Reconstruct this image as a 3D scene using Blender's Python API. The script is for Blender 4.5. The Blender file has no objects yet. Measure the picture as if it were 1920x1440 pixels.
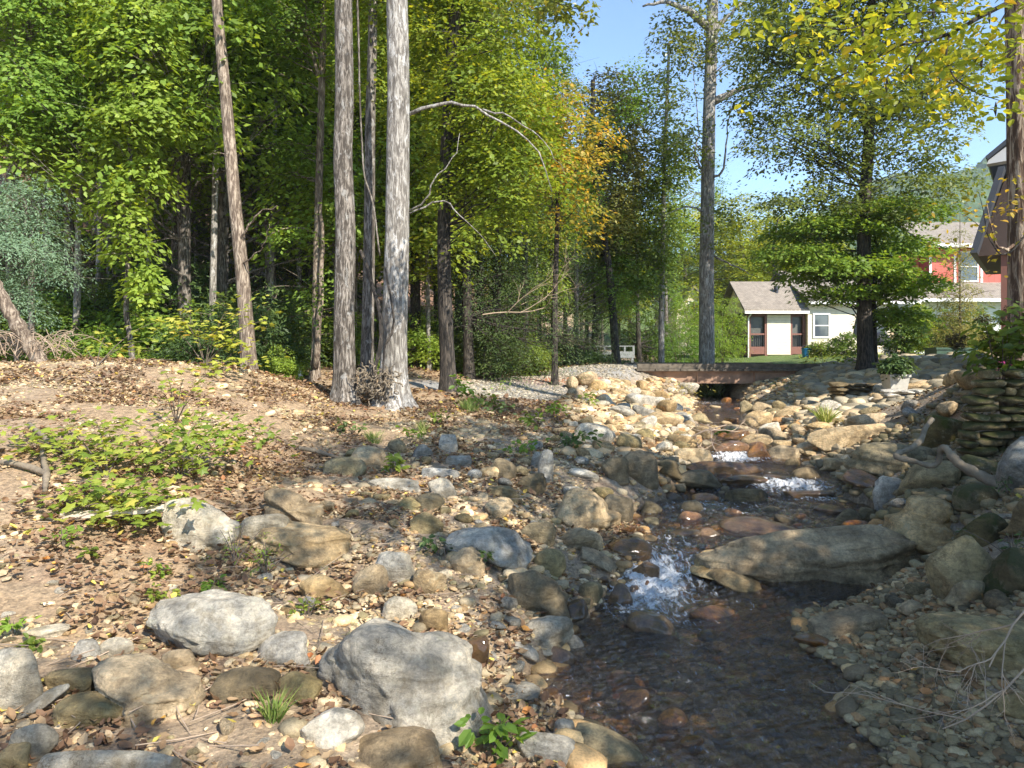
import bpy, bmesh, math, random
import numpy as np
from mathutils import Vector, Matrix
R = math.radians
random.seed(7); np.random.seed(7)
S = bpy.context.scene
C = S.collection

# ------------------------------------------------------------------ camera
F = 1371.0; HOR = 660.0; CZ = 2.6            # focal length in pixels of a 1920 wide picture, horizon row, eye height
cam = bpy.data.cameras.new('camera'); co = bpy.data.objects.new('camera', cam); C.objects.link(co)
co.location = (0, 0, CZ); co.rotation_euler = (R(90), 0, 0)
cam.sensor_width = 36; cam.lens = 36*F/1920; cam.shift_y = (HOR-720)/1920; cam.clip_end = 3000; cam.clip_start = .05
S.camera = co
# ------------------------------------------------------------------ sky, sun, exposure
SUN = np.array([.46, -.60, .63]); SUN /= np.linalg.norm(SUN)
el = math.asin(SUN[2]); az = math.atan2(SUN[0], SUN[1])
W = bpy.data.worlds.new('World'); S.world = W; W.use_nodes = True
nt = W.node_tree; bg = nt.nodes['Background']
sky = nt.nodes.new('ShaderNodeTexSky'); sky.sky_type = 'NISHITA'; sky.sun_disc = False
sky.sun_elevation = el; sky.sun_rotation = az; sky.air_density = 1.0; sky.dust_density = .1; sky.ozone_density = 4.
nt.links.new(sky.outputs[0], bg.inputs[0]); bg.inputs[1].default_value = .13
sl = bpy.data.lights.new('sun', 'SUN'); sl.energy = 4.1; sl.angle = R(.55); sl.color = (1, .93, .83)
so = bpy.data.objects.new('sun', sl); C.objects.link(so)
so.rotation_euler = Vector(SUN).to_track_quat('Z', 'Y').to_euler()
S.view_settings.view_transform = 'Standard'; S.view_settings.look = 'None'; S.view_settings.gamma = 1
S.view_settings.exposure = 1.28
S.render.engine = 'CYCLES'
S.cycles.max_bounces = 6; S.cycles.transparent_max_bounces = 12; S.cycles.diffuse_bounces = 3

# ------------------------------------------------------------------ helpers
def X(px, d): return (px-960)*d/F
def Z(py, d): return CZ-(py-HOR)*d/F
def P(px, py, d): return np.array([X(px, d), d, Z(py, d)])
def rs(n): return np.random.RandomState(n)
def _h(i, j, k, s):
    n = (i*374761393+j*668265263+k*2147483647+s*1274126177) & 0xffffffff
    n = ((n ^ (n >> 13))*1274126177) & 0xffffffff
    return ((n ^ (n >> 16)) & 0xffff)/65535.
def vnoise(p, s=0):
    p = np.asarray(p, float); i = np.floor(p).astype(np.int64); f = p-i; f = f*f*(3-2*f)
    x, y, z = i[:, 0], i[:, 1], i[:, 2]; r = 0
    for a in (0, 1):
        for b in (0, 1):
            for c in (0, 1):
                w = (f[:, 0] if a else 1-f[:, 0])*(f[:, 1] if b else 1-f[:, 1])*(f[:, 2] if c else 1-f[:, 2])
                r = r+w*_h(x+a, y+b, z+c, s)
    return r*2-1
def fbm(p, o=4, s=0):
    r = 0; a = 1.; t = 0
    for k in range(o):
        r = r+a*vnoise(p*(2.03**k)+k*7.3, s+k); t += a; a *= .5
    return r/t
def p3(x, y, z=0.): return np.stack([x, y, np.zeros_like(x)+z], 1)

def mesh(name, V, faces, tint=None, smooth=False, col=None):
    """faces: list of (n,k) int arrays"""
    V = np.ascontiguousarray(V, dtype=np.float32); me = bpy.data.meshes.new(name)
    me.vertices.add(len(V)); me.vertices.foreach_set('co', V.ravel())
    faces = [np.asarray(f, dtype=np.int32) for f in faces if len(f)]
    nl = sum(f.size for f in faces); nf = sum(len(f) for f in faces)
    me.loops.add(nl); me.polygons.add(nf)
    me.loops.foreach_set('vertex_index', np.concatenate([f.ravel() for f in faces]))
    tot = np.concatenate([np.full(len(f), f.shape[1], np.int32) for f in faces])
    st = np.concatenate([[0], np.cumsum(tot)[:-1]]).astype(np.int32)
    me.polygons.foreach_set('loop_start', st); me.polygons.foreach_set('loop_total', tot)
    me.polygons.foreach_set('use_smooth', np.full(nf, bool(smooth)))
    me.update(calc_edges=True)
    if tint is not None:
        a = me.attributes.new('tint', 'FLOAT', 'POINT'); a.data.foreach_set('value', np.asarray(tint, np.float32))
    if col is not None:
        a = me.attributes.new('col', 'FLOAT_COLOR', 'POINT')
        c4 = np.ones((len(V), 4), np.float32); c4[:, :3] = col; a.data.foreach_set('color', c4.ravel())
    return me
class MB:
    """collects shapes for ONE mesh"""
    def __init__(s): s.V = []; s.F = {}; s.T = []; s.n = 0
    def add(s, V, faces, t=0.):
        V = np.asarray(V, float)
        for f in faces:
            f = np.asarray(f)
            if len(f): s.F.setdefault(f.shape[1], []).append(f+s.n)
        s.V.append(V); s.T.append(np.broadcast_to(np.asarray(t, float), (len(V),))); s.n += len(V)
    def box(s, a, b, t=0., M=None):
        x0, y0, z0 = a; x1, y1, z1 = b
        V = np.array([[x0, y0, z0], [x1, y0, z0], [x1, y1, z0], [x0, y1, z0], [x0, y0, z1], [x1, y0, z1], [x1, y1, z1], [x0, y1, z1]], float)
        if M is not None: V = V@M.T
        s.add(V, [[[0, 3, 2, 1], [4, 5, 6, 7], [0, 1, 5, 4], [1, 2, 6, 5], [2, 3, 7, 6], [3, 0, 4, 7]]], t)
    def prism(s, poly, axis, a, b, t=0.):
        """poly of (u,v) extruded a..b along axis 0/1/2"""
        n = len(poly); V = []
        for w in (a, b):
            for (u, v) in poly:
                V.append({0: (w, u, v), 1: (u, w, v), 2: (u, v, w)}[axis])
        side = [[i, (i+1) % n, (i+1) % n+n, i+n] for i in range(n)]
        s.add(V, [side, [list(range(n))[::-1]], [[i+n for i in range(n)]]], t)
    def tube(s, pts, rad, seg=6, t=0., cap=True):
        pts = np.asarray(pts, float); m = len(pts); rad = np.broadcast_to(np.asarray(rad, float), (m,))
        tg = np.gradient(pts, axis=0); tg /= np.linalg.norm(tg, axis=1)[:, None]+1e-9
        up = np.array([0, 0, 1.]) if abs(tg[0, 2]) < .9 else np.array([1., 0, 0])
        V = []
        for i in range(m):
            a = np.cross(tg[i], up); a /= np.linalg.norm(a)+1e-9; b = np.cross(tg[i], a)
            th = np.arange(seg)*2*math.pi/seg
            V.append(pts[i]+rad[i]*(np.cos(th)[:, None]*a+np.sin(th)[:, None]*b)); up = -b if False else np.cross(a, tg[i])
        V = np.concatenate(V); i = np.arange(m-1)[:, None]*seg; j = np.arange(seg)[None]; k = (j+1) % seg
        f = np.stack([i+j, i+k, i+seg+k, i+seg+j], -1).reshape(-1, 4)
        fs = [f]
        if cap: fs += [np.arange(seg)[::-1][None], (np.arange(seg)+(m-1)*seg)[None]]
        s.add(V, fs, t)
    def mesh(s, name, smooth=False):
        return mesh(name, np.concatenate(s.V), [np.concatenate(f) for f in s.F.values()], np.concatenate(s.T), smooth)
    def build(s, name, mat, parent=None, smooth=False):
        return obj(name, s.mesh(name, smooth), mat, parent)
def obj(name, me, mat, parent=None, loc=(0, 0, 0)):
    o = bpy.data.objects.new(name, me); C.objects.link(o); o.location = loc
    if mat is not None and not me.materials: me.materials.append(mat)
    if parent is not None: o.parent = parent
    return o
def tag(o, label=None, cat=None, group=None, kind=None):
    if label: o['label'] = label
    if cat: o['category'] = cat
    if group: o['group'] = group
    if kind: o['kind'] = kind
    return o
def empty(name, loc, label, cat, group=None):
    o = bpy.data.objects.new(name, None); C.objects.link(o); o.location = loc; o.empty_display_size = .2
    return tag(o, label, cat, group)
def copy_tree(o, parent=None):
    c = o.copy(); C.objects.link(c); c.parent = parent
    for ch in list(o.children): copy_tree(ch, c)
    return c

# ------------------------------------------------------------------ materials
def newmat(name):
    m = bpy.data.materials.new(name); m.use_nodes = True; n = m.node_tree
    b = n.nodes['Principled BSDF']; return m, n, b
def N(n, t, **k):
    x = n.nodes.new('ShaderNode'+t)
    for a, v in k.items(): setattr(x, a, v)
    return x
def ramp(n, stops, inp=None):
    r = N(n, 'ValToRGB'); e = r.color_ramp.elements
    while len(e) < len(stops): e.new(.5)
    for i, (p, c) in enumerate(stops):
        e[i].position = p; e[i].color = (*c, 1) if len(c) == 3 else c
    if inp is not None: n.links.new(inp, r.inputs[0])
    return r
def noise(n, vec, scale, detail=4, rough=.55, dist=0.):
    x = N(n, 'TexNoise'); x.inputs['Scale'].default_value = scale; x.inputs['Detail'].default_value = detail
    x.inputs['Roughness'].default_value = rough; x.inputs['Distortion'].default_value = dist
    if vec is not None: n.links.new(vec, x.inputs['Vector'])
    return x
def mapping(n, vec, scale, rot=(0, 0, 0)):
    m = N(n, 'Mapping'); m.inputs['Scale'].default_value = scale; m.inputs['Rotation'].default_value = rot
    n.links.new(vec, m.inputs['Vector']); return m.outputs[0]
def mix(n, a, b, fac, mode='MIX'):
    x = N(n, 'Mix', data_type='RGBA', blend_type=mode)
    for s, v in ((0, fac), (6, a), (7, b)):
        if hasattr(v, 'is_linked') or hasattr(v, 'links'): n.links.new(v, x.inputs[s])
        else: x.inputs[s].default_value = v if s == 0 else (*v, 1)
    return x.outputs[2]
def math_(n, op, a, b=0.):
    x = N(n, 'Math', operation=op)
    for s, v in ((0, a), (1, b)):
        if hasattr(v, 'links'): n.links.new(v, x.inputs[s])
        else: x.inputs[s].default_value = v
    return x.outputs[0]
def bump(n, b, h, strength=.5, dist=.02):
    x = N(n, 'Bump'); x.inputs['Strength'].default_value = strength; x.inputs['Distance'].default_value = dist
    n.links.new(h, x.inputs['Height']); n.links.new(x.outputs[0], b.inputs['Normal']); return x

def plain(name, c, rough=.7, sc=6., var=.25, metal=0., bmp=.2):
    m, n, b = newmat(name); tc = N(n, 'TexCoord').outputs['Object']
    no = noise(n, tc, sc, 5)
    r = ramp(n, [(.25, tuple(x*(1-var) for x in c)), (.75, tuple(min(1, x*(1+var)) for x in c))], no.outputs[0])
    n.links.new(r.outputs[0], b.inputs['Base Color']); b.inputs['Roughness'].default_value = rough; b.inputs['Metallic'].default_value = metal
    if bmp: bump(n, b, noise(n, tc, sc*6, 3).outputs[0], bmp, .01)
    return m
def leafmat(name, stops, trans=.45, rough=.5, val=1.28):
    m, n, b = newmat(name); a = N(n, 'Attribute', attribute_name='tint')
    r = ramp(n, [(p, tuple(x*val for x in c)) for p, c in stops], a.outputs['Fac'])
    oi = N(n, 'ObjectInfo'); hs = N(n, 'HueSaturation')
    n.links.new(r.outputs[0], hs.inputs['Color'])
    v = math_(n, 'MULTIPLY_ADD', oi.outputs['Random'], .35); n.nodes[-1].inputs[2].default_value = .82
    n.links.new(v, hs.inputs['Value'])
    hh = math_(n, 'MULTIPLY_ADD', oi.outputs['Random'], -.03); n.nodes[-1].inputs[2].default_value = .515
    n.links.new(hh, hs.inputs['Hue'])
    n.links.new(hs.outputs[0], b.inputs['Base Color']); b.inputs['Roughness'].default_value = rough
    b.inputs['Specular IOR Level'].default_value = .35
    t = N(n, 'BsdfTranslucent'); mul = mix(n, hs.outputs[0], (1.5, 1.3, .55), 1., 'MULTIPLY'); n.links.new(mul, t.inputs[0])
    ms = N(n, 'MixShader'); ms.inputs[0].default_value = trans
    n.links.new(b.outputs[0], ms.inputs[1]); n.links.new(t.outputs[0], ms.inputs[2])
    n.links.new(ms.outputs[0], n.nodes['Material Output'].inputs[0]); return m
def rockmat(name, a, c, lich=(.45, .44, .36), rough=.8, moss=0., band=1., wet=0., warm=(1.12, 1.0, .80)):
    m, n, b = newmat(name); tc = N(n, 'TexCoord').outputs['Object']; oi = N(n, 'ObjectInfo')
    off = N(n, 'VectorMath', operation='ADD'); n.links.new(tc, off.inputs[0]); n.links.new(oi.outputs['Random'], off.inputs[1])
    tc = off.outputs[0]
    rot = (.5, .35, .4)
    big = noise(n, tc, 2.2, 6, .6, .6)
    st = noise(n, mapping(n, tc, (1.3, 1.5, 4.2*band), rot), 1.7, 9, .72, 1.6)
    fin = noise(n, tc, 46, 4, .7)
    r1 = ramp(n, [(.36, a), (.62, c)], big.outputs[0])
    r2 = ramp(n, [(.38, (.42, .40, .37)), (.5, (1, 1, 1)), (.66, (1.35, 1.3, 1.2))], st.outputs[0])
    c1 = mix(n, r1.outputs[0], r2.outputs[0], .42, 'MULTIPLY')
    mo = noise(n, tc, 9, 12, .85, .3); mor = ramp(n, [(.38, (.42, .40, .36)), (.49, (.95, .95, .95)), (.61, (1.5, 1.45, 1.36))], mo.outputs[0]); c1 = mix(n, c1, mor.outputs[0], .75, 'MULTIPLY')
    r3 = ramp(n, [(.3, (.55, .55, .55)), (.5, (1, 1, 1)), (.72, (1.3, 1.3, 1.3))], fin.outputs[0])
    c2 = mix(n, c1, r3.outputs[0], .55, 'MULTIPLY')
    li = noise(n, tc, 5.5, 8, .75, .3); lr = ramp(n, [(.56, (0, 0, 0)), (.64, (1, 1, 1))], li.outputs[0])
    f = math_(n, 'MULTIPLY', lr.outputs[0], .5)
    c3 = mix(n, c2, lich, f)
    ng = N(n, 'NewGeometry'); sx = N(n, 'SeparateXYZ'); n.links.new(ng.outputs['Normal'], sx.inputs[0])
    # soil and algae stains on the sides of the stone, stronger low down
    dn = noise(n, mapping(n, tc, (3, 3, 1.2)), 2.5, 6, .7)
    so_ = N(n, 'SeparateXYZ'); n.links.new(N(n, 'TexCoord').outputs['Object'], so_.inputs[0])
    dirt = ramp(n, [(.44, (0, 0, 0)), (.68, (1, 1, 1))], math_(n, 'ADD', dn.outputs[0], math_(n, 'MULTIPLY', so_.outputs[2], -.28)))
    c3 = mix(n, c3, (.15, .115, .06), math_(n, 'MULTIPLY', dirt.outputs[0], .6))
    if moss:
        mn = noise(n, tc, 6, 7, .7)
        mf = math_(n, 'ADD', math_(n, 'MULTIPLY', sx.outputs[2], .25), mn.outputs[0])
        mr = ramp(n, [(.72-moss*.3, (0, 0, 0)), (.86-moss*.3, (1, 1, 1))], mf)
        c3 = mix(n, c3, (.055, .065, .012), mr.outputs[0])
    dv = N(n, 'VectorMath', operation='MULTIPLY_ADD'); n.links.new(noise(n, tc, 2.4, 5, .7).outputs['Color'], dv.inputs[0]); dv.inputs[1].default_value = (.9, .9, .9); n.links.new(tc, dv.inputs[2])
    vc = N(n, 'TexVoronoi', feature='DISTANCE_TO_EDGE'); vc.inputs['Scale'].default_value = 1.9; n.links.new(dv.outputs[0], vc.inputs['Vector'])
    cr = ramp(n, [(.0, (.42, .38, .33)), (.016, (1, 1, 1))], vc.outputs['Distance']); ck = math_(n, 'MULTIPLY', ramp(n, [(.45, (0, 0, 0)), (.55, (1, 1, 1))], noise(n, tc, 1.7, 3).outputs[0]).outputs[0], .8)
    c3 = mix(n, c3, cr.outputs[0], ck, 'MULTIPLY')
    hs = N(n, 'HueSaturation'); n.links.new(c3, hs.inputs['Color'])
    v = math_(n, 'MULTIPLY_ADD', oi.outputs['Random'], .55); n.nodes[-1].inputs[2].default_value = .72
    n.links.new(v, hs.inputs['Value'])
    sr = math_(n, 'FRACT', math_(n, 'MULTIPLY', oi.outputs['Random'], 7.3)); sa = math_(n, 'MULTIPLY_ADD', sr, .45); n.nodes[-1].inputs[2].default_value = .8
    n.links.new(sa, hs.inputs['Saturation'])
    n.links.new(mix(n, hs.outputs[0], warm, 1., 'MULTIPLY'), b.inputs['Base Color'])
    b.inputs['Roughness'].default_value = rough
    if wet: b.inputs['Coat Weight'].default_value = wet; b.inputs['Coat Roughness'].default_value = .12
    hgt = math_(n, 'ADD', math_(n, 'MULTIPLY', st.outputs[0], .8), math_(n, 'ADD', math_(n, 'MULTIPLY', fin.outputs[0], .22), math_(n, 'MULTIPLY', mo.outputs[0], .9)))
    bump(n, b, hgt, 1., .05)
    return m
def barkmat(name, a, c, sc=1., spots=None):
    m, n, b = newmat(name); tc = N(n, 'TexCoord').outputs['Object']
    v = mapping(n, tc, (15*sc, 15*sc, 2.6*sc))
    st = noise(n, v, 1.6, 5, .65, .7); fi = noise(n, mapping(n, tc, (60, 60, 14)), 1., 3)
    big = noise(n, tc, 1.1, 5, .6)
    r = ramp(n, [(.40, tuple(q*.7 for q in a)), (.47, a), (.60, c)], st.outputs[0])
    r2 = ramp(n, [(.35, (.62, .6, .56)), (.65, (1.2, 1.2, 1.2))], big.outputs[0])
    c1 = mix(n, r.outputs[0], r2.outputs[0], .8, 'MULTIPLY')
    if spots:
        sp = noise(n, mapping(n, tc, (5, 5, 2.2)), 1.4, 7, .75, .5); sr = ramp(n, [(.55, (0, 0, 0)), (.62, (1, 1, 1))], sp.outputs[0])
        c1 = mix(n, c1, spots, math_(n, 'MULTIPLY', sr.outputs[0], .7))
    n.links.new(c1, b.inputs['Base Color']); b.inputs['Roughness'].default_value = .9
    bump(n, b, math_(n, 'ADD', st.outputs[0], math_(n, 'MULTIPLY', fi.outputs[0], .35)), .9, .05); return m

G_MID = [(0, (.055, .09, .016)), (.45, (.125, .18, .028)), (.8, (.22, .27, .04)), (1, (.38, .34, .055))]
G_LIT = [(0, (.11, .17, .025)), (.5, (.175, .28, .045)), (.9, (.32, .38, .06)), (.9, (.36, .40, .06)), (1, (.62, .46, .07))]
G_YEL = [(0, (.12, .16, .02)), (.4, (.20, .265, .033)), (.8, (.40, .39, .045)), (1, (.68, .42, .05))]
G_ORG = [(0, (.16, .17, .03)), (.35, (.32, .27, .04)), (.7, (.52, .33, .05)), (1, (.60, .22, .04))]
G_DRK = [(0, (.04, .07, .022)), (.6, (.085, .13, .035)), (1, (.16, .20, .05))]
G_OAK = [(0, (.06, .085, .025)), (.6, (.14, .18, .038)), (.9, (.24, .24, .05)), (1, (.34, .19, .05))]
G_OLV = [(0, (.13, .14, .04)), (.5, (.28, .25, .06)), (.85, (.42, .33, .07)), (1, (.5, .31, .07))]
G_BLU = [(0, (.08, .14, .085)), (.6, (.16, .25, .16)), (1, (.3, .4, .27))]
M = dict(
 g_mid=leafmat('leaves_mid_green', G_MID), g_lit=leafmat('leaves_bright_green', G_LIT, .5), g_yel=leafmat('leaves_yellow_green', G_YEL, .5),
 g_org=leafmat('leaves_orange', G_ORG, .5), g_drk=leafmat('leaves_dark_green', G_DRK, .3), g_oak=leafmat('leaves_oak', G_OAK, .4, .35),
 g_olv=leafmat('leaves_olive', G_OLV, .4), g_blu=leafmat('leaves_blue_green', G_BLU, .4),
 bark_g=barkmat('bark_grey', (.085, .07, .055), (.30, .265, .225), 1., (.36, .35, .32)), bark_w=barkmat('bark_pale', (.20, .18, .155), (.44, .415, .37), .8, (.58, .57, .54)),
 bark_d=barkmat('bark_dark', (.03, .025, .02), (.11, .09, .07)), bark_t=barkmat('bark_tan', (.15, .11, .08), (.40, .33, .25)),
 bark_r=barkmat('bark_ridged', (.11, .065, .04), (.45, .36, .27), .55), twig=plain('twig_bark', (.13, .10, .075), .9), drift=plain('driftwood', (.20, .16, .11), .9, 7, .5, bmp=.6),
 drybr=plain('dry_brush', (.36, .27, .19), .9),
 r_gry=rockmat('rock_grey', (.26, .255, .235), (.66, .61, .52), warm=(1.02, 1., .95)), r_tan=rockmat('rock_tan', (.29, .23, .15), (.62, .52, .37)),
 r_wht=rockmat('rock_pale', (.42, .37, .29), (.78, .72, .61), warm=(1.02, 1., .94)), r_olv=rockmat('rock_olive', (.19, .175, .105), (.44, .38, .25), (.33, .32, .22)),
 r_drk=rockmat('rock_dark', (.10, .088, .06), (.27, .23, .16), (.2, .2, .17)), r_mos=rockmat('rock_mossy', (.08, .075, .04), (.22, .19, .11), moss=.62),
 r_wet=rockmat('rock_wet_orange', (.12, .05, .015), (.42, .20, .055), (.3, .16, .05), rough=.35, wet=.8), r_wbr=rockmat('rock_wet_brown', (.06, .04, .025), (.22, .13, .06), (.15, .1, .06), rough=.35, wet=.8),
)

# ------------------------------------------------------------------ water level and channel
WY = np.array([-50, 7.85, 8.05, 8.45, 8.8, 11.7, 11.85, 12.35, 13.9, 14., 14.35, 20, 28, 45, 400.])
WZ = np.array([-.03, 0, .05, .2, .25, .3, .33, .46, .5, .52, .62, .7, .8, 1.0, 1.0])
def wz(y): return np.interp(y, WY, WZ)
_dd = np.linspace(2.5, 60, 4000); _pp = HOR+(CZ-wz(_dd))*F/_dd
def d_of(py): return float(np.interp(-py, -_pp, _dd))
CH = [(1700, 1040, 1730), (1440, 1085, 1690), (1370, 1040, 1640), (1300, 1015, 1585), (1200, 1050, 1500), (1150, 1075, 1530), (1118, 1150, 1730), (1080, 1180, 1730), (1050, 1190, 1700), (1000, 1185, 1660),
      (950, 1205, 1630), (925, 1240, 1590), (900, 1290, 1570), (870, 1280, 1540), (850, 1290, 1500), (820, 1310, 1490), (800, 1310, 1470), (770, 1290, 1430), (752, 1295, 1400), (742, 1300, 1370), (725, 1290, 1330)]
cy = np.array([d_of(a) for a, _, _ in CH]); cl = np.array([X(b, d) for (_, b, _), d in zip(CH, cy)]); cr = np.array([X(b, d) for (_, _, b), d in zip(CH, cy)])
o_ = np.argsort(cy); cy, cl, cr = cy[o_], cl[o_], cr[o_]
def chan(x, y):
    l = np.interp(y, cy, cl); r = np.interp(y, cy, cr)
    w = .13*np.sin(y*2.9)+.07*np.sin(y*6.1+1)
    return np.minimum(x-(l+w), (r-w)-x)          # >0 inside
# ------------------------------------------------------------------ terrain: smooth sheet through surveyed points (column, row, distance)
CP = [(200, 1440, 3.95), (700, 1440, 4.22), (200, 1250, 4.9), (-200, 1250, 4.8), (700, 1250, 5.25), (1000, 1350, 5.05), (1000, 1200, 6.0), (930, 1150, 6.35), (700, 1100, 6.55), (700, 1000, 7.5),
      (300, 1100, 6.1), (0, 1100, 5.7), (200, 1000, 6.7), (0, 980, 6.6), (200, 850, 8.1), (0, 850, 8.0), (200, 750, 10.7), (0, 745, 10.6), (150, 680, 13.2), (330, 681, 13.4), (-200, 675, 13), (-500, 700, 11),
      (480, 703, 15.5), (470, 790, 11.), (560, 880, 9.9), (750, 880, 10.4), (750, 800, 13), (600, 752, 14), (650, 757, 14.6), (740, 757, 14.9), (620, 820, 11.8), (570, 705, 20), (845, 735, 17.5), (780, 692, 24),
      (900, 800, 13.4), (880, 740, 18), (1050, 765, 17), (1000, 726, 23.5), (900, 735, 21), (1080, 703, 26.5), (1180, 688, 29), (1100, 686, 31), (900, 698, 31), (1050, 900, 10.5), (1130, 850, 12.7), (1090, 1000, 9.2), (1180, 800, 16.8), (1190, 752, 22.3),
      (1150, 712, 25.6), (1190, 700, 27.6), (1215, 745, 26.5), (1230, 765, 23.5), (920, 950, 8.7), (850, 1050, 7.2),
      (1560, 692, 28), (1420, 762, 25), (1480, 765, 23), (1640, 692, 26), (1800, 690, 22.5), (1640, 735, 21.4), (1700, 760, 18.3), (1520, 790, 18), (1620, 830, 14), (1750, 820, 12.8), (1850, 700, 13.5), (2000, 690, 11.5), (1870, 880, 9.9), (1720, 900, 10.1),
      (1670, 985, 8.6), (1860, 1000, 7.6), (2100, 900, 7), (1780, 1110, 6.6), (1870, 1200, 5.5), (1620, 1270, 5.75), (1920, 1440, 4.35), (2200, 1300, 4.6), (1740, 1360, 4.95), (1620, 1180, 6.7)]
pts = [tuple(P(a, b, c)) for a, b, c in CP]
pts += [(-6, 17.5, 1.5), (-10, 18, 1.6), (-2, 20, 1.75), (-14, 15, 2.2), (-14, 22, 2.6), (-9, 26, 2.8), (-3, 28, 1.9), (1, 40, 1.9), (-16, 32, 6.3), (-8, 36, 4.2), (-24, 26, 6.), (-26, 44, 11), (-12, 52, 8), (-40, 60, 18), (-30, 90, 24), (0, 75, 5), (-60, 40, 22), (-70, 0, 18),
        (-10, 5, 1.6), (-10, 0, 1.), (-4, 0, .35), (0, 0, 0.1), (0, -6, 0), (6, 0, .9), (8, 5, 1.7), (12, 8, 2.1), (12, -6, 1.5), (-15, -10, 1.5), (30, -15, 2.2), (-30, -40, 4), (0, -50, 1), (50, -50, 3),
        (5, 34, 1.95), (8, 36, 1.2), (12, 33, 2.2), (20, 30, 2.35), (15, 44, 2.35), (25, 44, 2.4), (28, 22, 2.3), (20, 14, 2.3), (40, 60, 2.6), (10, 60, 2.6), (60, 30, 2.8), (60, 100, 6), (0, 150, 16), (120, 150, 14), (-90, 160, 40), (150, 40, 8), (150, -60, 6), (-150, -60, 20), (-150, 100, 45), (0, 300, 25), (150, 300, 25), (-150, 300, 55)]
pts = np.array(pts)
def _U(r2): return .5*r2*np.log(r2+1e-9)
def tps_fit(p, lam=.02):
    n = len(p); K = _U(((p[:, None, :2]-p[None, :, :2])**2).sum(-1)); K[np.arange(n), np.arange(n)] = lam
    Pm = np.c_[np.ones(n), p[:, :2]]; A = np.zeros((n+3, n+3)); A[:n, :n] = K; A[:n, n:] = Pm; A[n:, :n] = Pm.T
    return np.linalg.solve(A, np.r_[p[:, 2], 0, 0, 0])
_w = tps_fit(pts)
def Hraw(x, y):
    x = np.atleast_1d(np.asarray(x, float)).ravel(); y = np.atleast_1d(np.asarray(y, float)).ravel(); out = np.empty(len(x))
    for i in range(0, len(x), 20000):
        a, b = x[i:i+20000], y[i:i+20000]
        out[i:i+20000] = _U((a[:, None]-pts[:, 0])**2+(b[:, None]-pts[:, 1])**2)@_w[:-3]+_w[-3]+_w[-2]*a+_w[-1]*b
    return out
def H(x, y):
    x = np.atleast_1d(np.asarray(x, float)).ravel(); y = np.atleast_1d(np.asarray(y, float)).ravel()
    h = Hraw(x, y); c = chan(x, y); w = wz(y); near = (y > -8) & (y < 46)
    t = np.clip(c/.45, 0, 1); bed = w-.03-.2*t*t*(3-2*t)
    k = np.clip(-c/.8, 0, 1); low = w+.02+.10*k
    hh = np.where(c > 0, bed, np.maximum(h, low))
    e = np.clip(1-(-c)/.5, 0, 1)*(c <= 0); hh = np.where(c <= 0, hh*(1-e*.7)+low*e*.7, hh)
    return np.where(near, hh, h)
def Hf(x, y): return float(H(x, y)[0])
def gz(x, y): return max(Hf(x, y), float(wz(y))-.05 if float(chan(np.array([x]), np.array([y]))[0]) > 0 else -9)
def hit(px, py, lift=0., dmin=3.2, dmax=60):
    """distance at which the ray through a picture point meets the ground (or the water) raised by lift"""
    d = np.concatenate([np.arange(dmin, 20, .04), np.arange(20, dmax, .15)])
    x = X(px, d); z = Z(py, d); g = H(x, d); ins = chan(x, d) > 0; g = np.where(ins, np.maximum(g, wz(d)-.04), g)
    k = np.nonzero(z <= g+lift)[0]
    return float(d[k[0]]) if len(k) else dmax
def on(px, py):
    d = hit(px, py); x = X(px, d); return x, d, Hf(x, d)

def axis(lo, hi, c, s, n):
    a = math.asinh((lo-c)/s); b = math.asinh((hi-c)/s); return c+s*np.sinh(np.linspace(a, b, n))
xs = axis(-160, 170, 1., 6., 620); ys = axis(-60, 320, 7., 6., 640)
gx, gy = np.meshgrid(xs, ys); x = gx.ravel(); y = gy.ravel(); z = H(x, y)
c = chan(x, y); near = np.clip(1.2-np.hypot(x, y-8)/60, 0.1, 1)
rough = fbm(p3(x, y)*.9, 4, 3)*.07+fbm(p3(x, y)*5., 3, 9)*.022
rough *= np.where(c > 0, .35, np.clip(.35-c*.6, .35, 1.))
bank = np.exp(-((x+3.5)/3.)**2-((y-9)/4.)**2)*fbm(p3(x*1., y*2.4)*1.3, 4, 21)*.13
z = z+rough+bank
# true ground colours
n1 = fbm(p3(x, y)*.7, 4, 31); n2 = fbm(p3(x, y)*2.7, 4, 37); n3 = fbm(p3(x, y)*9, 3, 41)
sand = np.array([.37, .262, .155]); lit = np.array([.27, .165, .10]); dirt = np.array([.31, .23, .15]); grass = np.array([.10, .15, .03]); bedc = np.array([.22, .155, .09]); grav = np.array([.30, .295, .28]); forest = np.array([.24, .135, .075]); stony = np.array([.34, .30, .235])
def L(a, b, t): t = np.clip(t, 0, 1)[:, None]; return a*(1-t)+b*t
col = np.tile(dirt, (len(x), 1))
col = L(col, stony, (n2+.4))
leftbank = 1/(1+np.exp((x+.9-(y-8)*.12)*1.6)); leftbank = leftbank*(y > 2)
col = L(col, sand, leftbank*(.9+n1*.8))
col = L(col, lit, (n2*1.6-.25)*.8)
col = L(col, lit*1.3, (n3*2-.9))
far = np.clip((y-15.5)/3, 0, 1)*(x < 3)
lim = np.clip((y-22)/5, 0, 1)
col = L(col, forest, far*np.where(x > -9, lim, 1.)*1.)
col = L(col, sand*1.1, np.exp(-((x+3.)/2.6)**2-((y-22)/3.5)**2)*1.3)
lawn = np.clip((y-27.5)/2, 0, 1)*np.clip((x-8)/2, 0, 1)+np.clip((x-9.5)/2, 0, 1)*np.clip((y-14)/3, 0, 1)*.7
col = L(col, grass, lawn*(.9+n2))
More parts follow.
